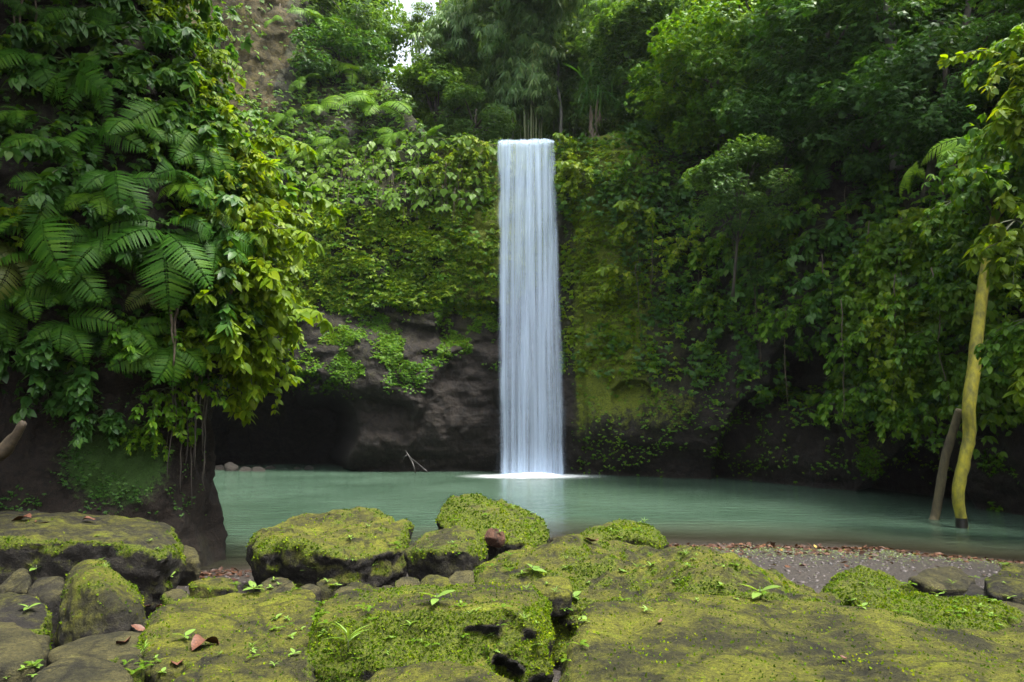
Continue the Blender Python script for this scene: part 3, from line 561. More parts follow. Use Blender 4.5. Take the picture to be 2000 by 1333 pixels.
rock('flat grey-green stone lying below the upright oval boulder', [(92,1268,4.9),(150,1243,5.2),(240,1230,5.4),(290,1236,5.3),(110,1292,4.6),(290,1282,4.7)], base=.2, voxel=.03, sm=6, amp=.04, moss=.15, film=.9, dull=True, seed=12, rough=.6)
rock('smooth rounded grey-green stone cut by the left edge near the bottom', [(-60,1215,4.8),(30,1209,4.9),(75,1230,4.7),(95,1268,4.4),(-60,1300,4.1),(70,1310,4.2)], base=.2, voxel=.03, sm=8, amp=.05, moss=.2, film=.9, dull=True, seed=13, rough=.5)
rock('smooth grey-green stone at the bottom left edge of the photo', [(60,1320,4.0),(110,1290,4.2),(180,1283,4.3),(240,1296,4.2),(255,1320,4.0),(80,1380,3.6),(240,1380,3.6)], base=.2, voxel=.03, sm=8, amp=.04, moss=.15, film=.85, dull=True, seed=14, rough=.5)
rock('upright oval boulder with yellow moss streaks, left foreground', [(125,1190,5.9),(128,1120,6.2),(160,1092,6.4),(205,1090,6.4),(240,1130,6.2),(275,1175,5.9),(287,1225,5.7),(125,1235,5.6),(180,1130,5.6),(230,1180,5.4),(180,1240,5.4)], base=.3, voxel=.03, sm=8, amp=.06, moss=.45, film=.8, seed=15, tuft=4500, top=.6, shrink=1.0)
rock('dark mossy stone in deep shade on the left edge', [(-50,1160,6.3),(40,1155,6.4),(85,1170,6.1),(100,1195,5.9),(-50,1225,5.6),(80,1230,5.6)], base=.2, voxel=.035, amp=.08, moss=.6, film=.3, seed=16)
rock('small pointed grey-green stone leaning under the big flat-topped boulder', [(-5,1150,6.8),(45,1106,7.0),(60,1130,6.8),(55,1155,6.6)], base=.3, voxel=.025, sm=2, amp=.03, moss=0, film=.6, dull=True, seed=17, tuft=0)
rock('small dark stone between the pointed stone and the upright oval boulder', [(60,1160,6.6),(75,1130,6.8),(115,1128,6.8),(128,1150,6.6),(95,1175,6.4)], base=.3, voxel=.03, amp=.05, moss=.2, film=.5, dull=True, seed=18)
rock('small dark green stone behind the big flat-topped boulder at the foot of the left cliff', [(345,1085,10.6),(360,1064,10.9),(380,1072,10.8),(392,1100,10.4)], base=.1, voxel=.03, amp=.04, moss=.2, film=.8, dull=True, seed=19)
rock('mossy hump showing behind the top of the big flat-topped boulder', [(15,1004,10.9),(40,998,11.0),(80,1000,11.0),(105,1006,10.9)], base=.6, voxel=.04, amp=.03, moss=.8, film=.8, seed=20)
rock('low mossy lump sitting on the gravel in the gap between the two biggest left boulders', [(370,1140,8.6),(400,1130,8.9),(450,1132,8.9),(465,1150,8.5)], base=.1, voxel=.03, amp=.05, moss=.6, film=.8, seed=21)
rock('mossy rubble heap beyond the rounded snout of the long boulder', [[(1630,1135,7.4),(1670,1112,7.8),(1720,1125,7.6),(1790,1160,7.2),(1640,1200,6.4),(1760,1215,6.2)], [(1700,1185,6.6),(1800,1165,6.9),(1900,1175,6.9),(1950,1210,6.5),(1720,1235,6.0),(1930,1240,6.0)], [(1660,1160,6.6),(1700,1160,6.6),(1740,1215,6.0),(1665,1215,6.0)]], base=.2, voxel=.035, sm=3, amp=.13, moss=.85, film=.9, seed=22, tuft=4500, rough=1.5, top=.6)
rock('low dark stone lying on the gravel beach on the right', [(1775,1128,8.7),(1800,1108,9.0),(1870,1106,9.0),(1905,1125,8.7),(1900,1150,8.3),(1820,1145,8.3)], base=.2, voxel=.035, amp=.05, moss=.25, film=.7, dull=True, seed=23)
rock('thin dark wedge of stone leaning on the low beach stone', [(1895,1130,8.5),(1930,1150,8.2),(1945,1178,7.9),(1880,1160,8.0),(1890,1175,7.8)], base=.2, voxel=.03, sm=3, amp=.03, moss=.1, film=.4, dull=True, seed=24)
rock('mossy boulder cut by the right edge above the slab', [(1922,1125,8.3),(1960,1095,8.6),(2030,1088,8.6),(2080,1120,8.3),(1935,1160,7.8),(2070,1180,7.6)], base=.2, voxel=.04, amp=.07, moss=.6, film=.7, seed=25)
rock('dull brown flat stone on the right edge between the edge boulder and the slab', [(1800,1178,6.8),(1900,1168,7.1),(2050,1175,7.1),(1830,1215,6.3),(2060,1225,6.2)], base=.2, voxel=.035, amp=.05, moss=.2, film=.8, dull=True, seed=26)
rock('flat grey stone at the water edge right of the tallest boulder', [(1075,1048,12.3),(1130,1044,12.6),(1165,1052,12.0),(1090,1058,11.6)], base=-.1, voxel=.04, amp=.03, moss=.1, film=.5, dull=True, seed=27, tuft=0)
small = [(545,1145,8.9,.24,'first'),(640,1140,8.7,.16,''),(605,1150,8.3,.12,''),(700,1148,8.4,.16,''),(760,1150,8.1,.15,''),(740,1160,7.6,.13,''),(800,1140,8.0,.18,''),(853,1140,7.6,.17,''),(905,1130,7.7,.2,''),(825,1155,7.0,.13,''),(680,1160,7.4,.14,''),(590,1165,7.2,.15,''),(345,1165,7.6,.14,''),(330,1300,4.5,.12,''),(60,1260,5.2,.15,''),(1700,1240,5.6,.15,''),(1990,1245,5.6,.14,''),(1080,1140,6.2,.2,''),(250,1300,4.5,.11,''),(20,1330,4.3,.14,'')]
def ray_blocked(px_, py_, Y):
    tgt = at(px_, py_, Y)
    return False
sl = {0: 'dark round stone under the left end of the angular boulder', 1: 'pointed brown stone under the middle of the angular boulder', 7: 'round dark cobble in front of the round mossy boulder', 8: 'green cobble beside the left end of the long boulder', 13: 'small cobble between the flat olive stone and the pitted stone'}
for i, (a, b, Y, s, _) in enumerate(small):
    H = [];
    for k in range(9):
        t = k/9*2*math.pi; H.append((a+s*F/Y*math.cos(t)*RNG.uniform(.8, 1.1), b+s*.55*F/Y*math.sin(t)*RNG.uniform(.8, 1.1), Y-s*.9*math.sin(t)))
    c = at(a, b, Y); rock(sl.get(i, 'small mossy cobble lying in the gap between the foreground boulders'), H, base=c[2]-.25, voxel=.022, sm=3, amp=.035, moss=.3+.4*(i % 3 == 0), film=.8, dull=i % 2 == 0, seed=40+i, tuft=2500, name='cobble', cat='stone', group='cobbles between the foreground boulders')
# stones on the floor of the cave on the far side
for i, (a, s) in enumerate([(428, .45), (452, .35), (478, .5), (505, .42), (530, .55), (556, .4), (582, .3), (604, .22)]):
    Y = 38.0+RNG.uniform(-.6, 2.5); zj = RNG.uniform(-4, 6); s *= RNG.uniform(.6, 1.4); H = []
    for k in range(9):
        t = k/9*2*math.pi; H.append((a+s*F/Y*math.cos(t)*RNG.uniform(.8, 1.1), 913+zj+s*.5*F/Y*math.sin(t), Y-s*.9*math.sin(t)))
    rock('dark stone in the row along the waterline inside the cave left of the waterfall', H, base=-.3, voxel=.09, sm=2, amp=.08, moss=0, film=-.6, dull=True, seed=70+i, tuft=0, name='cave_stone', cat='stone', group='dark stones at the mouth of the left cave')
# ================================================================== PLANT BUILDERS
def frond_mesh(name, mat, seed, np_=21, droop=1.6, up=.35, width=.25, simple=False, stemfrac=.14):
    rr = random.Random(seed); n = 60; t = np.linspace(0, 1, n); ang = up-droop*t**1.2; side = rr.uniform(-.25, .25)
    dx = np.cos(ang); dz = np.sin(ang); x = np.r_[0, np.cumsum(dx[:-1])]/n; zc = np.r_[0, np.cumsum(dz[:-1])]/n; y = side*t**2*.5
    C = np.stack([x, y, zc], 1); Tn = norm(np.gradient(C, axis=0)); S = norm(np.cross([0, 0, 1], Tn)); Nm = np.cross(Tn, S)
    parts = [tube(C[::6], np.linspace(.008, .002, len(C[::6])), 4)]; V0, F0 = T_leaf(.34, .1, .03); VO, FO = T_oval(.11, .25, .02, 5)
    for k in range(np_):
        tk = stemfrac+(1-stemfrac)*k/(np_-1)*.985; i = min(int(tk*(n-1)), n-1); q = (tk-stemfrac)/(1-stemfrac)
        ln = width*(math.sin(math.pi*min(.12+.88*q, 1)**.8)**.75+.02)*rr.uniform(.92, 1.05)
        for sg in (1, -1):
            f = .55+.25*q; d = norm(S[i]*sg*1.0+Tn[i]*f*.55-Nm[i]*.10+np.array([0, 0, rr.uniform(-.12, .05)])); nrm = Nm[i]; bs = basis(d[None], nrm[None])[0]
            if simple:
                parts.append((VO*[ln, ln*1.0, ln] @ bs.T+C[i], FO)); continue
            m = 13; uu = np.linspace(0, 1, m); pw = .40/np_; wv_ = pw*(1-uu**1.6)**.8*(.75+.5*(np.arange(m) % 2)); wv_[0] *= .5; wv_[-1] = .001
            mid = C[i]+d*(ln*uu)[:, None]-nrm*(ln*.16*uu*uu)[:, None]; sd2 = bs[:, 1]; fw = d*pw*.8
            Vp = np.vstack([mid, mid+sd2*wv_[:, None]+fw-nrm*pw*.25, mid-sd2*wv_[:, None]+fw-nrm*pw*.25]); fp = []
            for j in range(m-1): fp += [(j, j+1, m+j+1, m+j), (j+1, j, 2*m+j, 2*m+j+1)]
            parts.append((Vp, np.array(fp)))
    V, Fl = merge(parts); return mesh_np(name, V, Fl, [mat], smooth=False)
FR = {}
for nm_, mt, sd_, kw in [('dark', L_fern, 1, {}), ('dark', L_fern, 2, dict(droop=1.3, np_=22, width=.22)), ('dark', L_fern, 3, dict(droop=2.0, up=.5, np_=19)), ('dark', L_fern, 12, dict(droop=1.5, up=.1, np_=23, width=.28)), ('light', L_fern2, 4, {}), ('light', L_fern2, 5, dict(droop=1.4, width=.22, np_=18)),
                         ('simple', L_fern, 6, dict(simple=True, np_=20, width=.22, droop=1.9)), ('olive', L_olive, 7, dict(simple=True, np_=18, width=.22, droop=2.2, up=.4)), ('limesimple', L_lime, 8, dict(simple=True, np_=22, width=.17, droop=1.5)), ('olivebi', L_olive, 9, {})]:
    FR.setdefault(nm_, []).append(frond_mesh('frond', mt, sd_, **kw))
def fern(base, nrm, kind, size, label, group, nf=5, yawr=1.25, seed=0, pitch=0.0):
    rr = random.Random(seed); r = empty('fern', base); r.rotation_euler = (rr.uniform(-.35, .35), rr.uniform(-.1, .45), math.atan2(nrm[1], nrm[0])+rr.uniform(-.3, .3)); tag(r, label, 'fern', group)
    for k in range(nf):
        f = link('frond', rr.choice(FR[kind]), r); s = size*rr.uniform(.75, 1.1)
        s *= rr.choice([.7, 1, 1, 1.1]); f.scale = (s, s, s); t = (k+.5)/nf*2-1
        yw = t*yawr+rr.uniform(-.2, .2); tilt = 1.0 if size < 1.7 else .5
        f.rotation_euler = (tilt*.85*math.sin(yw)+rr.uniform(-.25, .25), -(pitch+rr.uniform(-.3, .3)-.55*tilt*max(math.cos(yw), 0)), yw); f.location = (0, 0, rr.uniform(-.1, .1))
    return r
def cast_any(px_, py_, bvh, step=-8):
    for k in range(60):
        p, n = cast(px_+step*k, py_, bvh)
        if p is not None: return p, n
    return at(px_, py_, 12), np.array([0, -1, 0])
ferns = [(175,55,'dark',1.1),(40,25,'dark',1.0),(180,165,'dark',1.2),(230,185,'simple',1.0),(75,240,'dark',1.0),(290,215,'dark',1.15),(370,270,'dark',1.1),(110,290,'dark',1.3),(210,270,'dark',1.1),(120,445,'dark',1.35),(190,390,'light',.95),(330,455,'dark',1.3),(410,470,'dark',1.0),(302,560,'olive',1.15),(20,500,'olivebi',1.1),(120,520,'dark',1.2),(60,580,'dark',1.2),(200,480,'dark',1.1),(455,455,'light',.9),(465,590,'light',.8),(500,560,'limesimple',.9),(330,680,'dark',1.0),(395,690,'dark',1.0),(240,640,'simple',1.0),(130,640,'dark',1.2),(15,610,'dark',1.1),(270,270,'dark',1.0),(240,360,'dark',1.1),(30,330,'dark',1.2),(300,340,'dark',1.1),(380,370,'light',1.0),(455,230,'limesimple',1.0),(430,110,'limesimple',1.0),(490,330,'limesimple',1.0),(160,570,'dark',1.1),(380,600,'dark',.95),(100,370,'dark',1.0),(260,700,'dark',.8),(350,300,'dark',.9),(70,130,'dark',1.0)]
flab = {0: 'small fern fanning out of the shade near the top left corner', 3: 'single feather-like fern frond hanging in the dark left cliff, once divided', 5: 'fern whose fronds shine silvery, in the upper half of the left cliff', 6: 'silvery fern leaning towards the lit edge of the left cliff',
        9: 'widest bright green fern, spreading over the middle of the left cliff', 11: 'grey-green arching fern right of the widest bright green fern', 13: 'pale olive fern hanging straight down with undivided leaflets', 14: 'yellow-tipped fern at the left edge, halfway up', 20: 'yellow-green ribbed fern at the lit right rim of the left cliff, lowest of three', 31: 'yellow-green ribbed fern at the lit right rim of the left cliff, middle of three', 32: 'yellow-green ribbed fern at the lit right rim of the left cliff, topmost of three'}
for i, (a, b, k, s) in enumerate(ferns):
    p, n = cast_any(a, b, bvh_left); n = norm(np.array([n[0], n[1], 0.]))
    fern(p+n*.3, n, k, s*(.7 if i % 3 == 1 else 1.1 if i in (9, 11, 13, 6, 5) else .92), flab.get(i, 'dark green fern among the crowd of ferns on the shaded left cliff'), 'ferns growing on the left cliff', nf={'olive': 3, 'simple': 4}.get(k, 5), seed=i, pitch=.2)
f2 = [(620,35,2.3),(655,85,2.2),(685,130,2.3),(705,180,2.0),(590,150,1.8),(625,200,1.6),(560,215,1.6),(740,205,3.2),(700,215,1.8),(580,280,1.8),(620,290,1.6),(480,300,2.0),(660,265,1.5),(780,250,1.5),(560,320,1.6),(860,255,1.3),(545,30,1.2),(455,300,1.8)]
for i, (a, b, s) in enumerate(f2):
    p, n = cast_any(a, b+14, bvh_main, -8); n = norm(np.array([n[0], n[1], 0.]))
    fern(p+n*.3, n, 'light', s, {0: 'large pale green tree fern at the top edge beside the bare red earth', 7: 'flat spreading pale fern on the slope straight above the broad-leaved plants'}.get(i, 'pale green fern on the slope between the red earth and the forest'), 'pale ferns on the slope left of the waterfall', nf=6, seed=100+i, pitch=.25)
for i, (a, b, s, k) in enumerate([(1540,270,2.2,'light'),(1980,300,1.5,'light'),(1930,330,1.0,'light'),(1600,330,2.0,'dark')]):
    p, n = cast_any(a, b, bvh_main); n = norm(np.array([n[0], n[1], 0.])); p = p+n*(.5 if i in (0, 3) else 2.2)
    fern(p, n, k, s, ['fern standing out light green in the dark middle of the right slope', 'bright fern at the right edge above the mossy trunk', 'yellowish fern beside the bright fern at the right edge', 'dim fern below and right of the light green fern on the right slope'][i], None, nf=6, seed=140+i)

# broad-leaved shrubs leaning out of the lit rim of the left cliff
def shrub_meshes(seed, mat, nb=8, L=1.4, leaf=.17, T=SPO):
    rr = random.Random(seed); parts = []; pos = []; d_ = []
    for b in range(nb):
        yaw = rr.uniform(-1.2, 1.2); pit = rr.uniform(-.5, .9); ln = L*rr.uniform(.6, 1.1); n = 9; P = [np.zeros(3)]; a = pit
        for k in range(n):
            a -= .12+rr.uniform(-.05, .08); yw = yaw+rr.uniform(-.1, .1); P.append(P[-1]+np.array([math.cos(a)*math.cos(yw), math.cos(a)*math.sin(yw), math.sin(a)])*ln/n)
            if k > 1:
                for _ in range(2): pos.append(P[-1]+np.array([rr.gauss(0, .03) for _ in range(3)])); d_.append([math.cos(yw)*.9+rr.gauss(0, .7), math.sin(yw)+rr.gauss(0, .7), -.35+rr.gauss(0, .3)])
        parts.append(tube(np.array(P), np.linspace(.014, .004, n+1), 5))
    V, Fl = merge(parts); sm_ = mesh_np('stem', V, Fl, [M_stem]); pos = np.array(pos); d_ = norm(np.array(d_))
    Vl, Fl = scat(T, pos, basis(d_, norm(np.array([0, 0, 1])+RNG.normal(0, .35, (len(pos), 3)))), leaf*RNG.uniform(.7, 1.3, len(pos)))
    return sm_, mesh_np('leaves', Vl, Fl, [mat])
SHM = [shrub_meshes(1, L_lime), shrub_meshes(2, L_ivy, 9), shrub_meshes(3, L_lime, 10, 1.2, .14), shrub_meshes(4, L_deep, 9, 1.2, .2), shrub_meshes(5, L_lime, 9, 1.3, .2)]
def shrub(p, yaw, v, s, label, group, cat='shrub'):
    r = empty('leafy_shrub', p); r.rotation_euler = (0, 0, yaw); r.scale = (s, s, s); tag(r, label, cat, group)
    link('stem', SHM[v][0], r); link('leaves', SHM[v][1], r); return r
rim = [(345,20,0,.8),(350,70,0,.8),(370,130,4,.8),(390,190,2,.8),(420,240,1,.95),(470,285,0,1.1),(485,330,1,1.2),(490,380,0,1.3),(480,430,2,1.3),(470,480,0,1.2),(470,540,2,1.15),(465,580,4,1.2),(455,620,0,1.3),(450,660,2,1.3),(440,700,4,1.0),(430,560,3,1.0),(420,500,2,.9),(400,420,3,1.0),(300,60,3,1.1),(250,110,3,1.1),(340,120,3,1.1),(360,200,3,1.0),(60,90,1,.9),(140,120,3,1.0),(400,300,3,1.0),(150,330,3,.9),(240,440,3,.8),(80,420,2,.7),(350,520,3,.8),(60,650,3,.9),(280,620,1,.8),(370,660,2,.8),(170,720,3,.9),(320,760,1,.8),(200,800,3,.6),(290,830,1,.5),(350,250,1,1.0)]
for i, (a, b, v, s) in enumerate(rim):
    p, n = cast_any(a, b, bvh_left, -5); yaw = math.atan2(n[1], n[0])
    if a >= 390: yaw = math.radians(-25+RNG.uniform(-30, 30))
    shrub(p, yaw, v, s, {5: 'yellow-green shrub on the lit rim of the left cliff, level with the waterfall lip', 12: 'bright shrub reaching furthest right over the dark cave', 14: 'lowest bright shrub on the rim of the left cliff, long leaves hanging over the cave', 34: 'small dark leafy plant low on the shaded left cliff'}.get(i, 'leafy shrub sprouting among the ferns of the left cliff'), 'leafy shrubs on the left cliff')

# ------------------------------------------------------------------ leaf cover (uncountable)
def cover(name, Vs, Fs, dens, T, size, mat, count, label_kind='stuff', puff=.3, pn=1.6, down=.5, out=.7, seed=0):
    q = Vs[Fs]; c = q.mean(1); nr_ = np.cross(q[:, 2]-q[:, 0], q[:, 3]-q[:, 1]); ar = np.linalg.norm(nr_, axis=1)*.5; nr_ = norm(nr_)
    fl_ = (nr_*(c-np.array([0, 2, 6]))).sum(1) > 0; nr_[fl_] *= -1
    a, b, d = proj(c); wgt = ar*dens(a, b, c)*(d > 3); 
    if wgt.sum() <= 0: return
    f = RNG.choice(len(Fs), count, p=wgt/wgt.sum()); uv = RNG.random((count, 2, 1)); qq = q[f]
    pos = (qq[:, 0]*(1-uv[:, 0])+qq[:, 1]*uv[:, 0])*(1-uv[:, 1])+(qq[:, 3]*(1-uv[:, 0])+qq[:, 2]*uv[:, 0])*uv[:, 1]
    nn_ = nr_[f]; pf = puff*np.clip(.5+1.3*fbm(pos, pn, 3, 300+seed), 0, 1.3)
    pos = pos+nn_*(pf*RNG.uniform(.3, 1, count))[:, None]
    hn = norm(nn_*[1, 1, .3]); V, Fc = scat(T, pos, leafdirs(hn, out, down), size*RNG.uniform(.6, 1.3, count))
    o = link(name, mesh_np(name, V, Fc, [mat], smooth=False)); o['kind'] = 'stuff'; return o
def gap(c, sc, seed, lo=-.15, hi=.15): return sstep(lo, hi, fbm(c, sc, 3, seed))
def inpoly_soft(v, lo, hi, w): return sstep(lo-w, lo+w, v)*sstep(hi+w, hi-w, v)
fallcut = lambda a, b: 1-((a > 958) & (a < 1108) & (b > 262))*1.0
def cavecut(a, b):
    m = 1-sstep(1.1, .9, np.hypot((a-1590)/80, np.where(b < 735, (b-735)/80, (b-735)/25)))
    m *= 1-sstep(1.1, .9, np.hypot((a-905)/95, np.where(b < 855, (b-855)/170, 0))); m *= 1-sstep(1.1, .9, np.hypot((a-480)/165, np.where(b < 905, (b-905)/175, 0)))
    tri_ = np.interp(a, [1600, 1662, 1730, 1780, 1850, 1900, 1960], [1300, 970, 905, 860, 905, 985, 1300]); return m*(b < tri_-5)
def d_left_small(a, b, c):
    low = np.interp(a, [560, 650, 760, 840, 870, 975], [640, 600, 590, 615, 560, 590])+fbm(c, 2, 3, 5)*60
    bare = 1-.93*np.exp(-(((a-918)/42)**2+((b-440)/38)**2)**2)
    return inpoly_soft(a, 540, 966, 10)*sstep(395, 420, b)*sstep(low+20, low-60, b)*(.10+gap(c, .8, 401, -.1, .2))*bare*cavecut(a, b)
def d_left_sparse(a, b, c): return inpoly_soft(a, 560, 970, 20)*inpoly_soft(b, 560, 740, 40)*gap(c, .9, 403, -.1, .4)*cavecut(a, b)
def d_band(a, b, c): return inpoly_soft(a, 430, 968, 20)*inpoly_soft(b, 262, 400, 18)*(.3+gap(c, 1.2, 404))
def d_hill(a, b, c):
    red = (a > 330)*sstep(600, 560, a)*sstep(225, 180, b); return inpoly_soft(a, 400, 1000, 10)*sstep(300, 270, b)*(1-.86*red)*(.3+gap(c, 1.6, 405))
def rbot(a): return np.interp(a, [1090, 1110, 1130, 1200, 1330, 1480, 1500, 1700, 1900, 2000, 2400], [700, 690, 720, 745, 760, 770, 800, 815, 790, 720, 720])
def d_right(a, b, c):
    n_ = fbm(c, 1.5, 3, 6)*45; strip = 1-.93*sstep(1290, 1170, a)*sstep(380, 440, b)*sstep(720, 600, b)
    return sstep(1086, 1100, a)*sstep(2700, 2400, a)*sstep(rbot(a)+n_+15, rbot(a)+n_-25, b)*(.14+gap(c, 1.0, 406, -.12, .2))*strip*cavecut(a, b)
def d_strip(a, b, c): return inpoly_soft(a, 1098, 1330, 10)*inpoly_soft(b, 275, 730, 25)*(.2+gap(c, .8, 407))*sstep(1340, 1150, a+(300-b)*.1)*cavecut(a, b)
def d_low(a, b, c): return (sstep(30, 10, np.hypot((a-1690)/1.4, (b-900)*.7))+.6*inpoly_soft(a, 1700, 1800, 40)*inpoly_soft(b, 790, 870, 20)+.15*inpoly_soft(a, 1130, 1990, 20)*inpoly_soft(b, 760, 920, 30)+.5*inpoly_soft(a, 1920, 2000, 20)*inpoly_soft(b, 850, 1000, 30))*gap(c, .7, 408)
def d_rightnear(a, b, c): return sstep(1600, 1800, a)*sstep(2600, 2200, a)*inpoly_soft(b, 420, 800, 60)*(.2+gap(c, 1.0, 409))*cavecut(a, b)
cover('creeper_leaves', Vc, Fg, d_left_small, SP3, .27, L_lime, 19000, puff=.35)
cover('creeper_leaves', Vc, Fg, d_left_small, SP3, .27, L_ivy, 12000, puff=.3)
cover('creeper_leaves', Vc, Fg, d_left_sparse, SP3, .14, L_ivy, 9000, puff=.1)
cover('undergrowth', Vc, Fg, d_band, SP5, .26, L_ivy, 12000, puff=.45)
cover('undergrowth', Vc, Fg, d_band, SP5, .26, L_taro, 5000, puff=.6)
cover('undergrowth', Vc, Fg, d_hill, SP5, .24, L_tree, 9000, puff=.6)
cover('undergrowth', Vc, Fg, d_hill, SP5, .24, L_taro, 6000, puff=.8)
cover('creeper_leaves', Vc, Fg, d_right, SP5, .23, L_deep, 42000, puff=.9, pn=2.2)
cover('creeper_leaves', Vc, Fg, d_right, SP5, .23, L_ivy, 36000, puff=1.0, pn=1.6)
cover('creeper_leaves', Vc, Fg, d_strip, SP3, .25, L_lime, 14000, puff=.35)
cover('creeper_leaves', Vc, Fg, d_low, SP3, .13, L_ivy, 2300, puff=.08)
cover('creeper_leaves', Vc, Fg, d_rightnear, SPO, .24, L_taro, 8000, puff=1.0)
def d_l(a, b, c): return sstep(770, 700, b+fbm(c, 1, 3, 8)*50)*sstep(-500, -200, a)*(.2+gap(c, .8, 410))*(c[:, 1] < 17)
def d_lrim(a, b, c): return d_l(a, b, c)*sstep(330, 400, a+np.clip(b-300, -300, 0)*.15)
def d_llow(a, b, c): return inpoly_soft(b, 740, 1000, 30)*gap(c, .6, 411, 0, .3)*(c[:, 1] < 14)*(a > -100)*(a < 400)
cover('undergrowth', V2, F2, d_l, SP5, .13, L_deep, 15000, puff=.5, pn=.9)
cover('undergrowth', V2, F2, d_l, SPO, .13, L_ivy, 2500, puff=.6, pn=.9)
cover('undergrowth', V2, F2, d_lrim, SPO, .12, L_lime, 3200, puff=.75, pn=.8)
cover('undergrowth', V2, F2, d_llow, SP3, .045, L_deep, 900, puff=.04)

# ------------------------------------------------------------------ broad-leaved plants on the ledge left of the fall
HEART = T_heart(); hm = mesh_np('leaf', HEART[0], HEART[1], [L_taro]); pm = []
for k in range(3):
    V, Fl = tube(spline([(0, 0, 0), (.25, 0, .3), (.45, 0, .35), (.62, 0, .22)], 7), .012, 5); pm.append(mesh_np('stalk', V, Fl, [M_stem]))
tl = {0: 'broad-leaved plant closest to the lip of the waterfall on its left', 1: 'broad-leaved plant at the left end of the bright ledge, against the shaded cliff'}
pts = [(950, 300), (575, 330)]+[(int(RNG.uniform(585, 960)), int(RNG.uniform(285, 425))) for _ in range(62)]
for i, (a, b) in enumerate(pts):
    p, n = cast_any(a, b, bvh_main, 4); r = empty('broad_leaved_plant', p+norm(np.array([n[0], n[1], 0]))*.2); r.rotation_euler = (0, 0, math.atan2(n[1], n[0])); s0 = RNG.uniform(.8, 1.35); r.scale = (s0,)*3
    tag(r, tl.get(i, 'bright green plant with drooping heart-shaped leaves on the ledge left of the waterfall'), 'plant', 'heart-leaved plants on the ledge left of the waterfall')
    for k in range(5):
        yaw = (k-2)*.55+RNG.uniform(-.2, .2); st_ = link('stalk', pm[k % 3], r); st_.rotation_euler = (0, RNG.uniform(-.4, .3), yaw); st_.location = (0, 0, RNG.uniform(-.2, .2))
        lf = link('leaf', hm, r); q = st_.rotation_euler.to_matrix() @ Vector((.5, 0, .28)); lf.location = q+st_.location; sc_ = RNG.uniform(.22, .40); lf.scale = (sc_,)*3
        lf.rotation_euler = (RNG.uniform(-.3, .3), RNG.uniform(.7, 1.35), yaw)
# hanging roots
def hroot(p, L, seed, name='hanging_root', lab='thin brown root hanging among the leaves of the ledge left of the waterfall', grp='thin roots hanging from the ledge left of the waterfall', rad=.018, cat='root', mat=M_root):
    rr = np.random.default_rng(seed); n = 10; P = np.zeros((n, 3)); P[:, 2] = -np.linspace(0, L, n); P[:, 0] = np.cumsum(rr.normal(0, L*.012, n)); P[:, 1] = np.cumsum(rr.normal(0, L*.012, n))
    V, Fl = tube(P, np.linspace(rad, rad*.5, n), 5); o = link(name, mesh_np(name, V, Fl, [mat]), None, p); tag(o, lab, cat, grp)
for i in range(45):
    a = RNG.uniform(600, 960); b = RNG.uniform(310, 380); p, n = cast_any(a, b, bvh_main, 4); hroot(p+n*.45, RNG.uniform(1.2, 2.6), i)
for i, (a, b, L) in enumerate([(22,10,3.0),(45,0,2.2),(60,20,3.4),(340,560,.9),(352,590,1.0),(410,540,1.1),(545,10,5)]):
    p, n = cast_any(a, b, bvh_left if i < 6 else bvh_main, -8 if i < 6 else 8); hroot(p+n*(.5 if i < 6 else .3), L, 60+i, lab=['long thin vine hanging at the top left corner', 'shorter vine hanging beside the top left corner', 'longest vine hanging in the top left of the photo', 'twisted brown root left of its twin below the grey-green fern', 'twisted brown root right of its twin below the grey-green fern', 'brown root hanging near the lit rim of the left cliff', 'pale creeper hanging down the face of the red earth'][i], grp=None, rad=.02 if i < 3 else .028, cat='vine')

for i in range(16):
    a = RNG.uniform(300, 408); b = RNG.uniform(680, 800); q_, n = cast_any(a, b, bvh_left); hroot(q_+n*.12, RNG.uniform(.8, 2.2), 90+i, lab='thin root hanging down the dark foot of the left cliff', grp='roots at the foot of the left cliff', rad=.014, mat=M_bark)
for i in range(34):
    a = RNG.uniform(1180, 1960); b = RNG.uniform(180, 620); q_, n = cast_any(a, b, bvh_main, 6); hroot(q_+n*.9, RNG.uniform(1.5, 4.5), 120+i, name='hanging_vine', lab='thin vine trailing down over the leaves of the right wall', grp='vines trailing down the right wall', rad=.02, cat='vine', mat=M_root)
# ------------------------------------------------------------------ trees
def crown_mesh(name, mat, rx, rz, seed, ncl=26, per=170, leaf=.22, T=SP5, limbs=None, fl=.55):
    rr = np.random.default_rng(seed); d = norm(rr.normal(0, 1, (ncl, 3))); rad_ = rr.uniform(.45, 1.0, ncl)**.6; cen = d*rad_[:, None]*[rx, rx, rz]
    cr = rr.uniform(.2, .36, ncl)*min(rx, rz*1.3); pos = []; dr = []
    for c, r_ in zip(cen, cr):
        q = rr.normal(0, .55, (per, 3)); q = q/np.maximum(np.linalg.norm(q, axis=1, keepdims=True), 1)*r_*[1.25, 1.25, fl]; pos.append(c+q); dr.append(norm(q*[1, 1, .4]+c*.12+np.array([0, 0, -.25*r_])+rr.normal(0, .25*r_, (per, 3))))
    pos = np.vstack(pos); dr = np.vstack(dr)
    V, Fc = scat(T, pos, basis(dr, norm(np.array([0, 0, 1])+rr.normal(0, .4, (len(pos), 3)))), leaf*rr.uniform(.7, 1.3, len(pos)))
    return mesh_np(name, V, Fc, [mat], smooth=False), cen
CR = {}
def crown(kind, seed):
    k = (kind, seed)
    if k not in CR:
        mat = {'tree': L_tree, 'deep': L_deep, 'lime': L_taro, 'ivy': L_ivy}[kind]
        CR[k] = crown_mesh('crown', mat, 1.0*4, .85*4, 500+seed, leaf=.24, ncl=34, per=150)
    return CR[k]
def ground_z(x, y, z0=45):
    h = bvh_main.ray_cast(Vector((x, y, z0)), Vector((0, 0, -1))); return h[0].z if h[0] is not None else 8.0
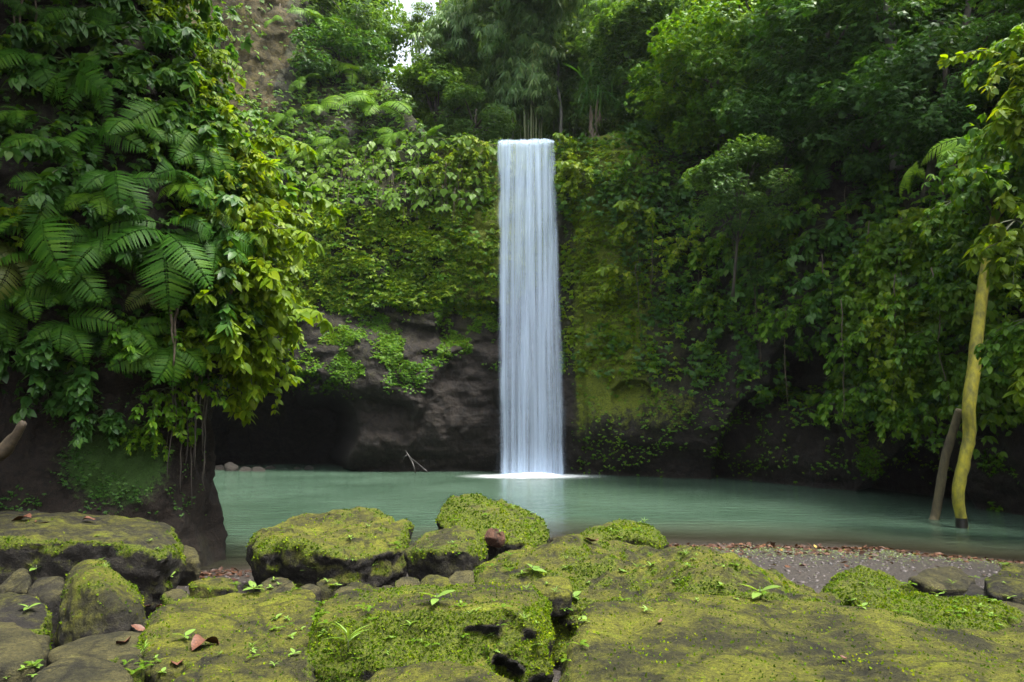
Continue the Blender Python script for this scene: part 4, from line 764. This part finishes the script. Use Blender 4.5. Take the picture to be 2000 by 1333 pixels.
def tree(label, cpx, cpy, Y, R_, kind='tree', seed=0, dx=0., dy=2., group=None, tr=.22, bark=None, zs=1.0, name='forest_tree', lean=0):
    c = at(cpx, cpy, Y); bx_, by_ = c[0]+dx, c[1]+dy; g_ = min(ground_z(bx_, by_), c[2]-1.0); r = empty(name, (bx_, by_, g_-.3)); tag(r, label, 'tree', group)
    me, cen = crown(kind, seed); s = R_/4.0; rel = c-np.array([bx_, by_, g_-.3])
    o = link('crown', me, r, rel); o.scale = (s, s, s*zs); o.rotation_euler = (0, 0, RNG.uniform(0, 6.28)); Rz = np.array(o.rotation_euler.to_matrix())
    top = rel+np.array([0, 0, R_*.3]); tp = spline([(0, 0, 0), rel*.35+np.array([dx*.1, 0, 0]), rel*.7, top], 12); parts = [tube(tp, np.linspace(tr, tr*.3, 12), 8, wob=.03, seed=seed)]
    for k in range(0, len(cen), 3):
        q = rel+Rz @ (cen[k]*[s, s, s*zs]); h = tp[5+(k % 6)]; parts.append(tube(spline([h, h*.5+q*.5+np.array([0, 0, .3]), q], 6), np.linspace(tr*.35, .02, 6), 5))
    V, Fl = merge(parts); link('trunk', mesh_np('trunk', V, Fl, [bark or M_bark]), r); return r
G = 'forest trees on the plateau above the waterfall'
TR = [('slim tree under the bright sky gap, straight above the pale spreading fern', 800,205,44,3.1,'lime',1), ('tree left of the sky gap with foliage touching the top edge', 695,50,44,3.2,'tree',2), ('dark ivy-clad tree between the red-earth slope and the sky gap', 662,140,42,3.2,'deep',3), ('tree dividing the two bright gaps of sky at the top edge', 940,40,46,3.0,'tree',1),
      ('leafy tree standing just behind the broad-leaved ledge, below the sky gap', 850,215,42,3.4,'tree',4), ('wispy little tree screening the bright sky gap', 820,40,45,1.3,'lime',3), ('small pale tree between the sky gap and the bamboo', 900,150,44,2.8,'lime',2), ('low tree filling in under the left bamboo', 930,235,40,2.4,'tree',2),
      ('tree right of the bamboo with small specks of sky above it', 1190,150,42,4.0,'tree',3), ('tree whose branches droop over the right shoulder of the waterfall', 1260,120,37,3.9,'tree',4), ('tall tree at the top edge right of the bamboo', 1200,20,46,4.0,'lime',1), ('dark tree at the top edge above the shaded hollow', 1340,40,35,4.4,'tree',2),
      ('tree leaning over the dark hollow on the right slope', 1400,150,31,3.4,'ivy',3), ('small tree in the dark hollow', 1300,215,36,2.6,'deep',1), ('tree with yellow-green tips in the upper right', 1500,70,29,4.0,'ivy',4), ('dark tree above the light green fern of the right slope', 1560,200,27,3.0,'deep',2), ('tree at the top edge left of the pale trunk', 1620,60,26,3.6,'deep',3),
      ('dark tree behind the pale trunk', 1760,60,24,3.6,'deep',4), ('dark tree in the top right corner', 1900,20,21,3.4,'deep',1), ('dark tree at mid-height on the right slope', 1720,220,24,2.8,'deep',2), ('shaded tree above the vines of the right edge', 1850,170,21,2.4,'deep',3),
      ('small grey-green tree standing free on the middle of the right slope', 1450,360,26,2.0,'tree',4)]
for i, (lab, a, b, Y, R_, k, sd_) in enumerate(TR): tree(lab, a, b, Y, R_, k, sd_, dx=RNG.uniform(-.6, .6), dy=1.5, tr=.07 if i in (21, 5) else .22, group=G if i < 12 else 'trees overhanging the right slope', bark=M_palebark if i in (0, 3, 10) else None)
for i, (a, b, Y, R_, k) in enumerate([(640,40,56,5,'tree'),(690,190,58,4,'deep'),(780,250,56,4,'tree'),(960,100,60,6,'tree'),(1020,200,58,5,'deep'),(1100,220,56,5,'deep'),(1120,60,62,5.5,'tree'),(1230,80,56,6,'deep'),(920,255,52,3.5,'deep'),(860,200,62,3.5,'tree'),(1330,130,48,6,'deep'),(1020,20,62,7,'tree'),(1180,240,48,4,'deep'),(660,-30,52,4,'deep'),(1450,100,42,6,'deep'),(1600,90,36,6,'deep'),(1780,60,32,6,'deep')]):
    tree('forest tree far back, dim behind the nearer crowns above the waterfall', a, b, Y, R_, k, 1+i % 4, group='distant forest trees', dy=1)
# unseen canopy added to shade the left cliff and camera side of the right wall
for i, (x, y, z_, R_) in enumerate([(-9.5, 10.5, 13.8, 4.2), (-13, 5, 14, 5), (-12, 15.5, 16, 5), (-7.5, 6.5, 15.5, 3.6), (-6.2, 8.3, 14.6, 3.6), (17, 3, 19, 4), (16, -5, 17, 5)]):
    r = empty('shade_tree', (x-(3 if x < 0 else -3), y, z_-4)); tag(r, 'unseen tree added for its shade above the top of the %s' % ('left cliff' if x < 0 else 'right wall'), 'tree', 'unseen trees added to shade the %s' % ('left cliff' if x < 0 else 'right wall'))
    me, cen = crown('deep', 1+i % 4); rel = Vector((x, y, z_))-r.location; o = link('crown', me, r, rel); o.scale = (R_/4,)*3
    V, Fl = tube(spline([(0, 0, 0), np.array(rel)*.5+[0, 0, .5], np.array(rel)], 8), np.linspace(.3, .1, 8), 8); link('trunk', mesh_np('trunk', V, Fl, [M_bark]), r)
# pale trunk upper right
V, Fl = tube(spline([at(1752, 330, 23.5), at(1748, 180, 23.4), at(1740, 90, 23.2), at(1733, -40, 23.), at(1725, -200, 23.)], 16), np.linspace(.24, .15, 16), 10, wob=.03)
o = link('pale_tree_trunk', mesh_np('pale_tree_trunk', V, Fl, [M_palebark])); tag(o, 'pale lichen-blotched trunk rising out of the picture in the dark upper right', 'tree')
# bamboo
def bamboo(lab, bpx, Y, H, n, seed):
    rr = np.random.default_rng(seed); b0 = at(bpx, 262, Y); g_ = ground_z(b0[0], b0[1]); r = empty('bamboo_clump', (b0[0], b0[1], g_)); tag(r, lab, 'bamboo', 'bamboo clumps behind the lip of the waterfall'); pos = []; dr = []
    for k in range(n):
        a = rr.uniform(0, 6.28); bs = np.array([math.cos(a), math.sin(a), 0])*rr.uniform(0, .9); out = np.array([math.cos(a), math.sin(a), 0]); h = H*rr.uniform(.6, 1.05); ln = rr.uniform(.12, .38)*h
        P = spline([bs, bs+out*.02*h+[0, 0, h*.4], bs+out*.3*ln+[0, 0, h*.8], bs+out*1.0*ln+[0, 0, h*.93], bs+out*1.6*ln+[0, 0, h*.75]], 26); V, Fl = tube(P, np.linspace(.06, .012, 26), 6); link('culm', mesh_np('culm', V, Fl, [M_culm]), r)
        for i in range(5, 26):
            for _ in range(7):
                dd_ = norm(rr.normal(0, 1, 3)*[1, 1, .3]); L_ = rr.uniform(.2, 1.5)
                for w_ in range(3): pos.append(P[i]+dd_*L_*(w_+1)/3-np.array([0, 0, .25*L_*((w_+1)/3)**2])+rr.normal(0, .1, 3)); dr.append(dd_+[0, 0, -.5])
    pos = np.array(pos); dr = norm(np.array(dr)); V, Fc = scat(SPB, pos, basis(dr, norm(np.array([0, 0, 1])+rr.normal(0, .3, (len(pos), 3)))), .68*rr.uniform(.7, 1.2, len(pos))); link('leaves', mesh_np('leaves', V, Fc, [L_bam], smooth=False), r)
M_culm = solid_mat('culm', (.06, .09, .02), (.12, .13, .05), 4, .5, .1)
bamboo('fullest blue-green bamboo, directly above the lip of the waterfall', 1030, 40.5, 14.5, 16, 1); bamboo('feathery bamboo left of the waterfall lip', 965, 43, 13, 13, 2); bamboo('bamboo leaning right above the right shoulder of the waterfall', 1105, 43.5, 15, 12, 3)
# slender bare trunks in front of the sky
for i, (a, b0, b1, Y, lab) in enumerate([(862,250,-40,47,'slender dark trunk crossing the bright sky gap'),(905,240,-40,47,'slender trunk right of the sky gap'),(1152,250,-30,43,'thin trunk rising right of the bamboo'),(1092,265,120,41,'slim trunk just behind the right end of the waterfall lip'),(880,260,80,45,'thin leaning trunk below the sky gap')]):
    V, Fl = tube(spline([at(a, b0, Y)-[0, 0, 1.5], at(a+4, (b0*2+b1)/3, Y), at(a-3, (b0+b1*2)/3, Y), at(a, b1, Y)], 12), np.linspace(.15, .10, 12)*(.7 if i == 3 else 1), 8, wob=.02); o = link('slender_tree', mesh_np('slender_tree', V, Fl, [M_palebark if i > 1 else M_bark])); tag(o, lab, 'tree')
# strap-leaved plant hanging right of the lip
V, Fc = scat(T_oval(.035, .9, .005, 8), np.repeat(at(1160, 165, 36)[None], 70, 0)+RNG.normal(0, .45, (70, 3)), basis(norm(RNG.normal(0, .6, (70, 3))+[0, -.3, -.1]), norm(RNG.normal(0, .3, (70, 3))+[0, 0, 1])), RNG.uniform(.8, 1.6, 70))
o = link('strap_leaved_plant', mesh_np('strap_leaved_plant', V, Fc, [L_deep])); tag(o, 'plant with long strap leaves hanging between the bamboo and the right slope', 'plant')
r = [at(1160, 190, 35.5)+np.array([RNG.normal(0, .15), RNG.normal(0, .15), -RNG.uniform(0, 2.2)]) for _ in range(22)]
V, Fc = scat(T_oval(.06, .2, .02, 5), np.array(r), basis(norm(RNG.normal(0, .2, (22, 3))+[0, 0, -1]), norm(RNG.normal(0, .3, (22, 3))+[0, -1, 0])), RNG.uniform(.6, 1.1, 22)); o = link('withered_leaves', mesh_np('withered_leaves', V, Fc, [M_root])); tag(o, 'hanging tuft of withered red-brown leaves right of the waterfall lip', 'dead leaves')

# ------------------------------------------------------------------ right: leaning mossy trunk with its leafy climber
base = at(1877, 1026, 17.1); tr_ = empty('leaning_tree', (base[0], base[1], 0)); tag(tr_, 'leaning tree with a bent bright yellow mossy trunk standing in the pool on the right', 'tree')
P = [at(1880, 1060, 17.1), at(1878, 1020, 17.1), at(1871, 965, 17.1), at(1882, 905, 17.1), at(1893, 850, 17.1), at(1892, 795, 17.1), at(1902, 720, 17.2), at(1910, 640, 17.3), at(1920, 560, 17.4), at(1930, 500, 17.5), at(1950, 400, 17.6), at(1975, 300, 17.8)]
V, Fl = tube(spline(P, 60)-np.array(tr_.location), np.interp(np.linspace(0, 1, 60), [0, .1, .5, 1], [.125, .125, .155, .11]), 18, wob=.02, seed=3); link('trunk', mesh_np('trunk', V, Fl, [M_mossbark]), tr_)
V, Fl = tube(spline(P[:2]+[P[1]+[0, 0, .10]], 8)-np.array(tr_.location), .132, 18, cap=False); link('wet_base', mesh_np('wet_base', V, Fl, [M_wetbark]), tr_)
pos = []; parts = []
for k in range(30):
    s = spline(P, 60)[RNG.integers(50, 60)]; e = s+np.array([RNG.uniform(-1.9, 1.8), RNG.uniform(-1.6, .6), RNG.uniform(-.2, 2.2)]); C_ = spline([s, (s+e)/2+[0, 0, .35], e], 10); parts.append(tube(C_-np.array(tr_.location), np.linspace(.03, .008, 10), 5))
    for q in C_[2:]:
        for _ in range(4): pos.append(q+RNG.normal(0, .22, 3))
V, Fl = merge(parts); link('branches', mesh_np('branches', V, Fl, [M_bark]), tr_); pos = np.array(pos)-np.array(tr_.location)
V, Fc = scat(SPO, pos, leafdirs(np.tile([[-.3, -.9, 0]], (len(pos), 1)), .6, .5, .6), .25*RNG.uniform(.7, 1.25, len(pos))); link('leaves', mesh_np('leaves', V, Fc, [L_ivy]), tr_)
P2 = [at(1822, 1020, 18.6), at(1829, 995, 18.6), at(1845, 900, 18.4), at(1862, 840, 18.2), at(1874, 800, 18.0)]; V, Fl = tube(spline(P2, 30), np.linspace(.115, .10, 30), 14, wob=.02, seed=5)
o = link('leaning_pole', mesh_np('leaning_pole', V, Fl, [M_brownbark])); tag(o, 'thinner brown dead trunk leaning against the yellow mossy trunk', 'tree trunk')
# leafy climbers hanging at the right edge in front of the wall
for i, (a, b, Y, s, v) in enumerate([(1990,120,15,1.0,0),(2020,170,14.5,1.1,4),(1990,230,15,1.0,1),(2010,60,15,1.1,1),(1985,430,15.5,1.1,4),(2010,480,15,1.1,2),(2030,620,15,1.0,1),(2030,690,15.2,1.0,4),(1880,390,19,1.1,1),(1830,430,20,1.2,2),(1800,560,20.5,1.2,1),(1760,640,21,1.2,2),(1790,800,20,.9,1),(1820,650,20.4,1.0,1),(1700,650,22,1.2,1),(1780,720,20.5,1.2,2),(1680,760,22.5,1.1,1),(1730,480,22,1.2,1),(1640,560,23.5,1.2,3),(1560,600,25,1.2,1),(1500,520,26.5,1.3,3),(1400,560,28.5,1.3,1),(1350,480,30,1.4,2),(1260,420,32,1.4,0),(1220,540,32.5,1.2,0),(1150,340,34,1.3,0),(1130,300,34.5,1.2,2),(1620,440,24,1.4,3),(1540,420,26,1.4,1),(1330,360,31,1.5,3),(1420,460,28,1.4,1),(1240,330,33,1.4,1),(945,290,34.5,1.1,0),(905,300,35,1.2,0),(935,345,35,1.1,2),(870,330,35,1.1,2),(1108,285,34.8,1.0,0),(1125,330,34.5,1.1,2)]):
    p = at(a, b, Y); ry = cast(a, b, bvh_main)[0]
    if ry is not None and i > 8: p = ry+norm(np.array([0, 5, 8])-ry)*.3

    shrub(p, math.atan2(-.6, -.75)+RNG.uniform(-.5, .5), v, s*1.25, 'bushy climber on the brink left of the waterfall lip' if a < 1000 else ['leafy climber hanging into the picture at the right edge', 'leafy climber bulging out of the green right wall'][i > 8], 'climbers on the brink' if a < 1000 else ['climbers at the right edge', 'climbers bulging from the right wall'][i > 8], 'climber')
# pale broken log on the left, sticks by the cliff
V, Fl = tube(spline([at(-60, 905, 9.4), at(0, 885, 9.3), at(22, 862, 9.2), at(40, 835, 9.1), at(42, 822, 9.05)], 14), [.12, .13, .13, .12, .11, .10, .09, .085, .075, .07, .06, .055, .04, .008], 12, wob=.04, seed=8); o = link('broken_log', mesh_np('broken_log', V, Fl, [M_root])); tag(o, 'pale broken log end sticking out of the shade at the left edge', 'log')
parts = [tube(spline([at(792, 880, 35.2), at(800, 893, 35.0), at(815, 905, 34.7), at(836, 923, 34.2)], 8), .032, 6), tube([at(797, 888, 35.1), at(806, 905, 34.8), at(812, 924, 34.5)], .04, 6), tube([at(797, 888, 35.1), at(786, 895, 35.1)], .03, 5)]
V, Fl = merge(parts); o = link('forked_branch', mesh_np('forked_branch', V, Fl, [M_wetbark])); tag(o, 'dark forked branch leaning on the rock at the waterline left of the waterfall', 'branch')

# ------------------------------------------------------------------ small things on the boulders and the shore
AV = []; AF = []; off_ = 0
for (o_, v_, n_, f_) in ROCKS: AV.append(v_); AF.append(f_+off_); off_ += len(v_)
gm = np.stack([GX, GY, GZ], -1).reshape(-1, 3); AV.append(gm); AF.append(grid_faces(len(gx), len(gy))+off_)
bvh_r = BVHTree.FromPolygons(np.vstack(AV).tolist(), np.vstack(AF).tolist())
def rosette(n, T, mat, seed, pit=.25):
    rr = random.Random(seed); V, Fl = combine(T, [(i/n*6.28+rr.uniform(-.3, .3), rr.uniform(pit-.3, pit+.35), rr.uniform(-.3, .3), rr.uniform(.7, 1.1), (0, 0, rr.uniform(0, .25))) for i in range(n)]); return mesh_np('leaves', V, Fl, [mat])
SEED = [rosette(5, T_oval(.22, .3), L_seed, 1), rosette(6, T_oval(.16, .35), L_seed, 2, .5), rosette(9, T_oval(.05, .5), L_seed, 3, .9), rosette(4, T_oval(.26, .2), L_seed, 4)]
sst = mesh_np('stem', *tube([(0, 0, -.35), (0, 0, .28)], .03, 5), [M_stem])
sd_pts = [(853,1182,.13,3,'bright three-leaved seedling on top of the bright green block'),(680,1275,.16,2,'tuft of grassy leaves on the left face of the bright green block'),(1040,1122,.13,0,'bright seedling on the left shoulder of the long boulder'),(1120,1175,.11,3,'small seedling in the cleft between the long boulder and the bright green block'),(1485,1172,.15,3,'drooping seedling with large leaves on the flank of the long boulder'),(360,1252,.09,3,'seedling beside the big curled red-brown leaf'),(280,1285,.10,2,'leafy seedling at the lower edge of the wide flat olive stone'),(495,1160,.13,3,'single thin seedling standing up on the wide flat olive stone'),(605,1125,.16,1,'seedling in front of the hollow under the angular boulder'),(655,1150,.12,0,'seedling between cobbles below the angular boulder'),(330,1132,.11,3,'seedling on the right end of the big flat-topped boulder'),(70,1120,.16,3,'broad seedling between the pointed stone and the big flat-topped boulder'),(55,1195,.09,3,'seedling on the dark mossy stone at the left edge')]
for (a, b, s, v, lab) in sd_pts:
    p, n = cast_any(a, b, bvh_r)
    r = empty('seedling', p+np.array([0, 0, s*.3])); r.scale = (s,)*3; r.rotation_euler = (0, 0, RNG.uniform(0, 6)); tag(r, lab, 'seedling', 'seedlings on the boulders'); link('leaves', SEED[v], r); link('stem', sst, r)
zones = [(620,1060,1180,1290,26),(950,1500,1080,1200,34),(1090,1150,1190,1300,8),(500,640,1195,1250,14),(520,780,1030,1110,12),(880,1070,990,1060,12),(1140,1290,1020,1060,10),(800,930,1050,1090,7),(1650,1940,1130,1220,24),(130,340,1040,1140,9),(240,330,1280,1325,8),(10,90,1300,1330,8),(1330,1480,1070,1110,6),(1930,1990,1100,1230,9),(420,640,1120,1160,10),(380,590,1270,1320,6)]
i = 0
for (x0, x1, y0, y1, n) in zones:
    for _ in range(n):
        a, b = RNG.uniform(x0, x1), RNG.uniform(y0, y1); p, nn_ = cast(a, b, bvh_r)
        if p is None or p[1] > 13: continue
        s = RNG.uniform(.4, 1.0)*(.03+.006*p[1]); i += 1; kf = RNG.random() < .4
        r = empty('tiny_fern' if kf else 'seedling', p+np.array([0, 0, s*.25])); r.rotation_euler = (0, 0, RNG.uniform(0, 6))
        tag(r, 'tiny fern rooted in the moss of the boulders' if kf else 'tiny bright seedling rooted in the moss of the boulders', 'fern' if kf else 'seedling', 'tiny ferns on the boulders' if kf else 'tiny seedlings on the boulders')
        if kf:
            for k in range(3): f = link('frond', FR['light' if k else 'limesimple'][0], r); f.scale = (s*1.5,)*3; f.rotation_euler = (0, -.5, k*2.1+RNG.uniform(-.4, .4))
        else: r.scale = (s,)*3; link('leaves', SEED[RNG.integers(0, 4)], r)
# fallen leaves
def curled(seed):
    rr = np.random.default_rng(seed); V, Fq = T_oval(.27, .0, .0, 9); V = V.copy(); V[:, 2] += 2.2*V[:, 1]**2+.12*np.sin(V[:, 0]*5+seed)+.05*np.sin(V[:, 1]*22); return mesh_np('fallen_leaf', V, Fq, [M_dead])
CUR = [curled(k) for k in range(4)]
for i, (a, b, s, lab) in enumerate([(375,1275,.26,'big curled red-brown leaf lying on the wide flat olive stone'),(245,1262,.17,'dark curled leaf on the flat grey-green stone'),(255,1228,.15,'brown leaf on the rim of the flat grey-green stone, under the upright oval boulder'),(300,1180,.24,'large orange-brown leaf wedged behind the upright oval boulder'),(300,1192,.18,'purplish brown leaf just under the large orange-brown leaf'),(345,1308,.15,'dark folded leaf at the foot of the pitted stone'),(1288,1222,.05,'small pinkish leaf on the huge slab'),(90,1022,.28,'dark leaf lying nearest the middle of the big flat-topped boulder'),(160,1020,.16,'reddish leaf on the right half of the big flat-topped boulder'),(60,1018,.3,'long dead leaf on the left part of the big flat-topped boulder'),(1140,1056,.16,'red leaf on the low mossy boulder at the shore'),(1655,1292,.04,'speck of dark leaf on the huge slab')]):
    p, n = cast_any(a, b, bvh_r); o = link('fallen_leaf', CUR[i % 4], None, p+np.array([0, 0, .012])); o.scale = (s,)*3; o.rotation_euler = (RNG.uniform(-.3, .3), RNG.uniform(-.25, .25), [1.2, 2.4, .3, 3.3, .2, 2.1][i % 6]+RNG.uniform(-.2, .2)); tag(o, lab, 'leaf', 'fallen leaves')
def onground(x, y): return np.stack([x, y, gz(x, y)], -1)
n = 2400; x = RNG.uniform(-5.5, 13.5, n); y = shoreY(x)-np.abs(RNG.gamma(1.1, .22, n)*(.4+np.clip(1+2*fbm(np.stack([x, 0*x, 0*x], -1), .8, 3, 5), 0, 2)))-.02+.10*RNG.normal(0, .3, n); ok = x > -6; P_ = onground(x, y)+[0, 0, .015]
V, Fc = scat(T_leaf(.3, .0, .12), P_, basis(norm(RNG.normal(0, 1, (n, 3))*[1, 1, .15]), norm(RNG.normal(0, .3, (n, 3))+[0, 0, 1])), RNG.uniform(.05, .17, n)); o = link('leaf_litter', mesh_np('leaf_litter', V, Fc, [L_lit], smooth=False)); o['kind'] = 'stuff'
n = 5200; x = RNG.uniform(2, 12, n); y = shoreY(x)-RNG.gamma(2.0, .45, n)-.15; P_ = onground(x, y)+[0, 0, .008]
V, Fc = scat(T_leaf(.4, .0, .05), P_, basis(norm(RNG.normal(0, 1, (n, 3))*[1, 1, .2]), norm(RNG.normal(0, .2, (n, 3))+[0, 0, 1])), RNG.uniform(.02, .05, n)); o = link('shore_weeds', mesh_np('shore_weeds', V, Fc, [leaf_mat('shore_weed', [(0, (.10, .14, .05)), (1, (.22, .28, .12))])], smooth=False)); o['kind'] = 'stuff'
n = 9000; x = RNG.uniform(-6, 13.5, n); y = RNG.uniform(4.5, 15.2, n); ok = y < shoreY(x)+.1; x, y = x[ok], y[ok]; P_ = onground(x, y); n = len(x)
bmx = bmesh.new(); bmesh.ops.create_icosphere(bmx, subdivisions=1, radius=1); Vi = np.array([v.co[:] for v in bmx.verts]); Fi = np.array([[v.index for v in f.verts] for f in bmx.faces]); bmx.free(); Vi = Vi*[1, .75, .5]*(1+.2*RNG.normal(0, 1, (len(Vi), 1)))
V, Fc = scat((Vi, Fi), P_, basis(norm(RNG.normal(0, 1, (n, 3))*[1, 1, .1]), norm(RNG.normal(0, .1, (n, 3))+[0, 0, 1])), RNG.gamma(2, .010, n)+.006); o = link('pebbles', mesh_np('pebbles', V, Fc, [solid_mat('pebble', (.014, .012, .012), (.08, .065, .058), 3, .6, .2)])); o['kind'] = 'stuff'
n = 500; x = RNG.uniform(-5, 12, n); y = RNG.uniform(5, 14.5, n); ok = y < shoreY(x)-.2; x, y = x[ok], y[ok]; n = len(x)
V, Fc = scat(T_leaf(.3, .0, .12), onground(x, y)+[0, 0, .02], basis(norm(RNG.normal(0, 1, (n, 3))*[1, 1, .15]), norm(RNG.normal(0, .3, (n, 3))+[0, 0, 1])), RNG.uniform(.05, .13, n)); o = link('leaf_litter', mesh_np('leaf_litter', V, Fc, [L_lit], smooth=False)); o['kind'] = 'stuff'

# ------------------------------------------------------------------ labels that tell look-alikes apart by row and rank
ORD = ['first', 'second', 'third', 'fourth', 'fifth', 'sixth', 'seventh', 'eighth', 'ninth', 'tenth', 'eleventh', 'twelfth']
bpy.context.view_layer.update()
def rank(lab, short, per):
    L = [o for o in bpy.data.objects if o.parent is None and o.get('label') == lab]
    if len(L) < 2: return
    Q = []
    for o in L:
        a, b_, _ = proj(np.array(o.matrix_world.translation)); Q.append((float(b_), float(a), o))
    Q.sort(key=lambda t: t[0]); rows = [Q[k:k+per] for k in range(0, len(Q), per)]
    for i, row in enumerate(rows):
        row.sort(key=lambda t: t[1])
        for j, t in enumerate(row):
            t[2]['label'] = '%s, %s from left in %s' % (short, ORD[j], ('the only row' if len(rows) == 1 else ORD[i]+' row down'))
rank('dark green fern among the crowd of ferns on the shaded left cliff', 'dark green fern on the left cliff', 6)
rank('leafy shrub sprouting among the ferns of the left cliff', 'leafy shrub on the left cliff', 5)
rank('pale green fern on the slope between the red earth and the forest', 'pale fern below the red earth', 5)
rank('leafy climber bulging out of the green right wall', 'climber on the green right wall', 5)
rank('bushy climber on the brink left of the waterfall lip', 'bushy climber left of the waterfall lip', 4)
rank('leafy climber hanging into the picture at the right edge', 'climber at the right edge', 3)
rank('bright green plant with drooping heart-shaped leaves on the ledge left of the waterfall', 'heart-leaved plant on the ledge', 8)
rank('small mossy cobble lying in the gap between the foreground boulders', 'small mossy cobble between the boulders', 5)
rank('dark stone in the row along the waterline inside the cave left of the waterfall', 'dark stone at the cave waterline', 9)
rank('forest tree far back, dim behind the nearer crowns above the waterfall', 'dim forest tree far back', 6)
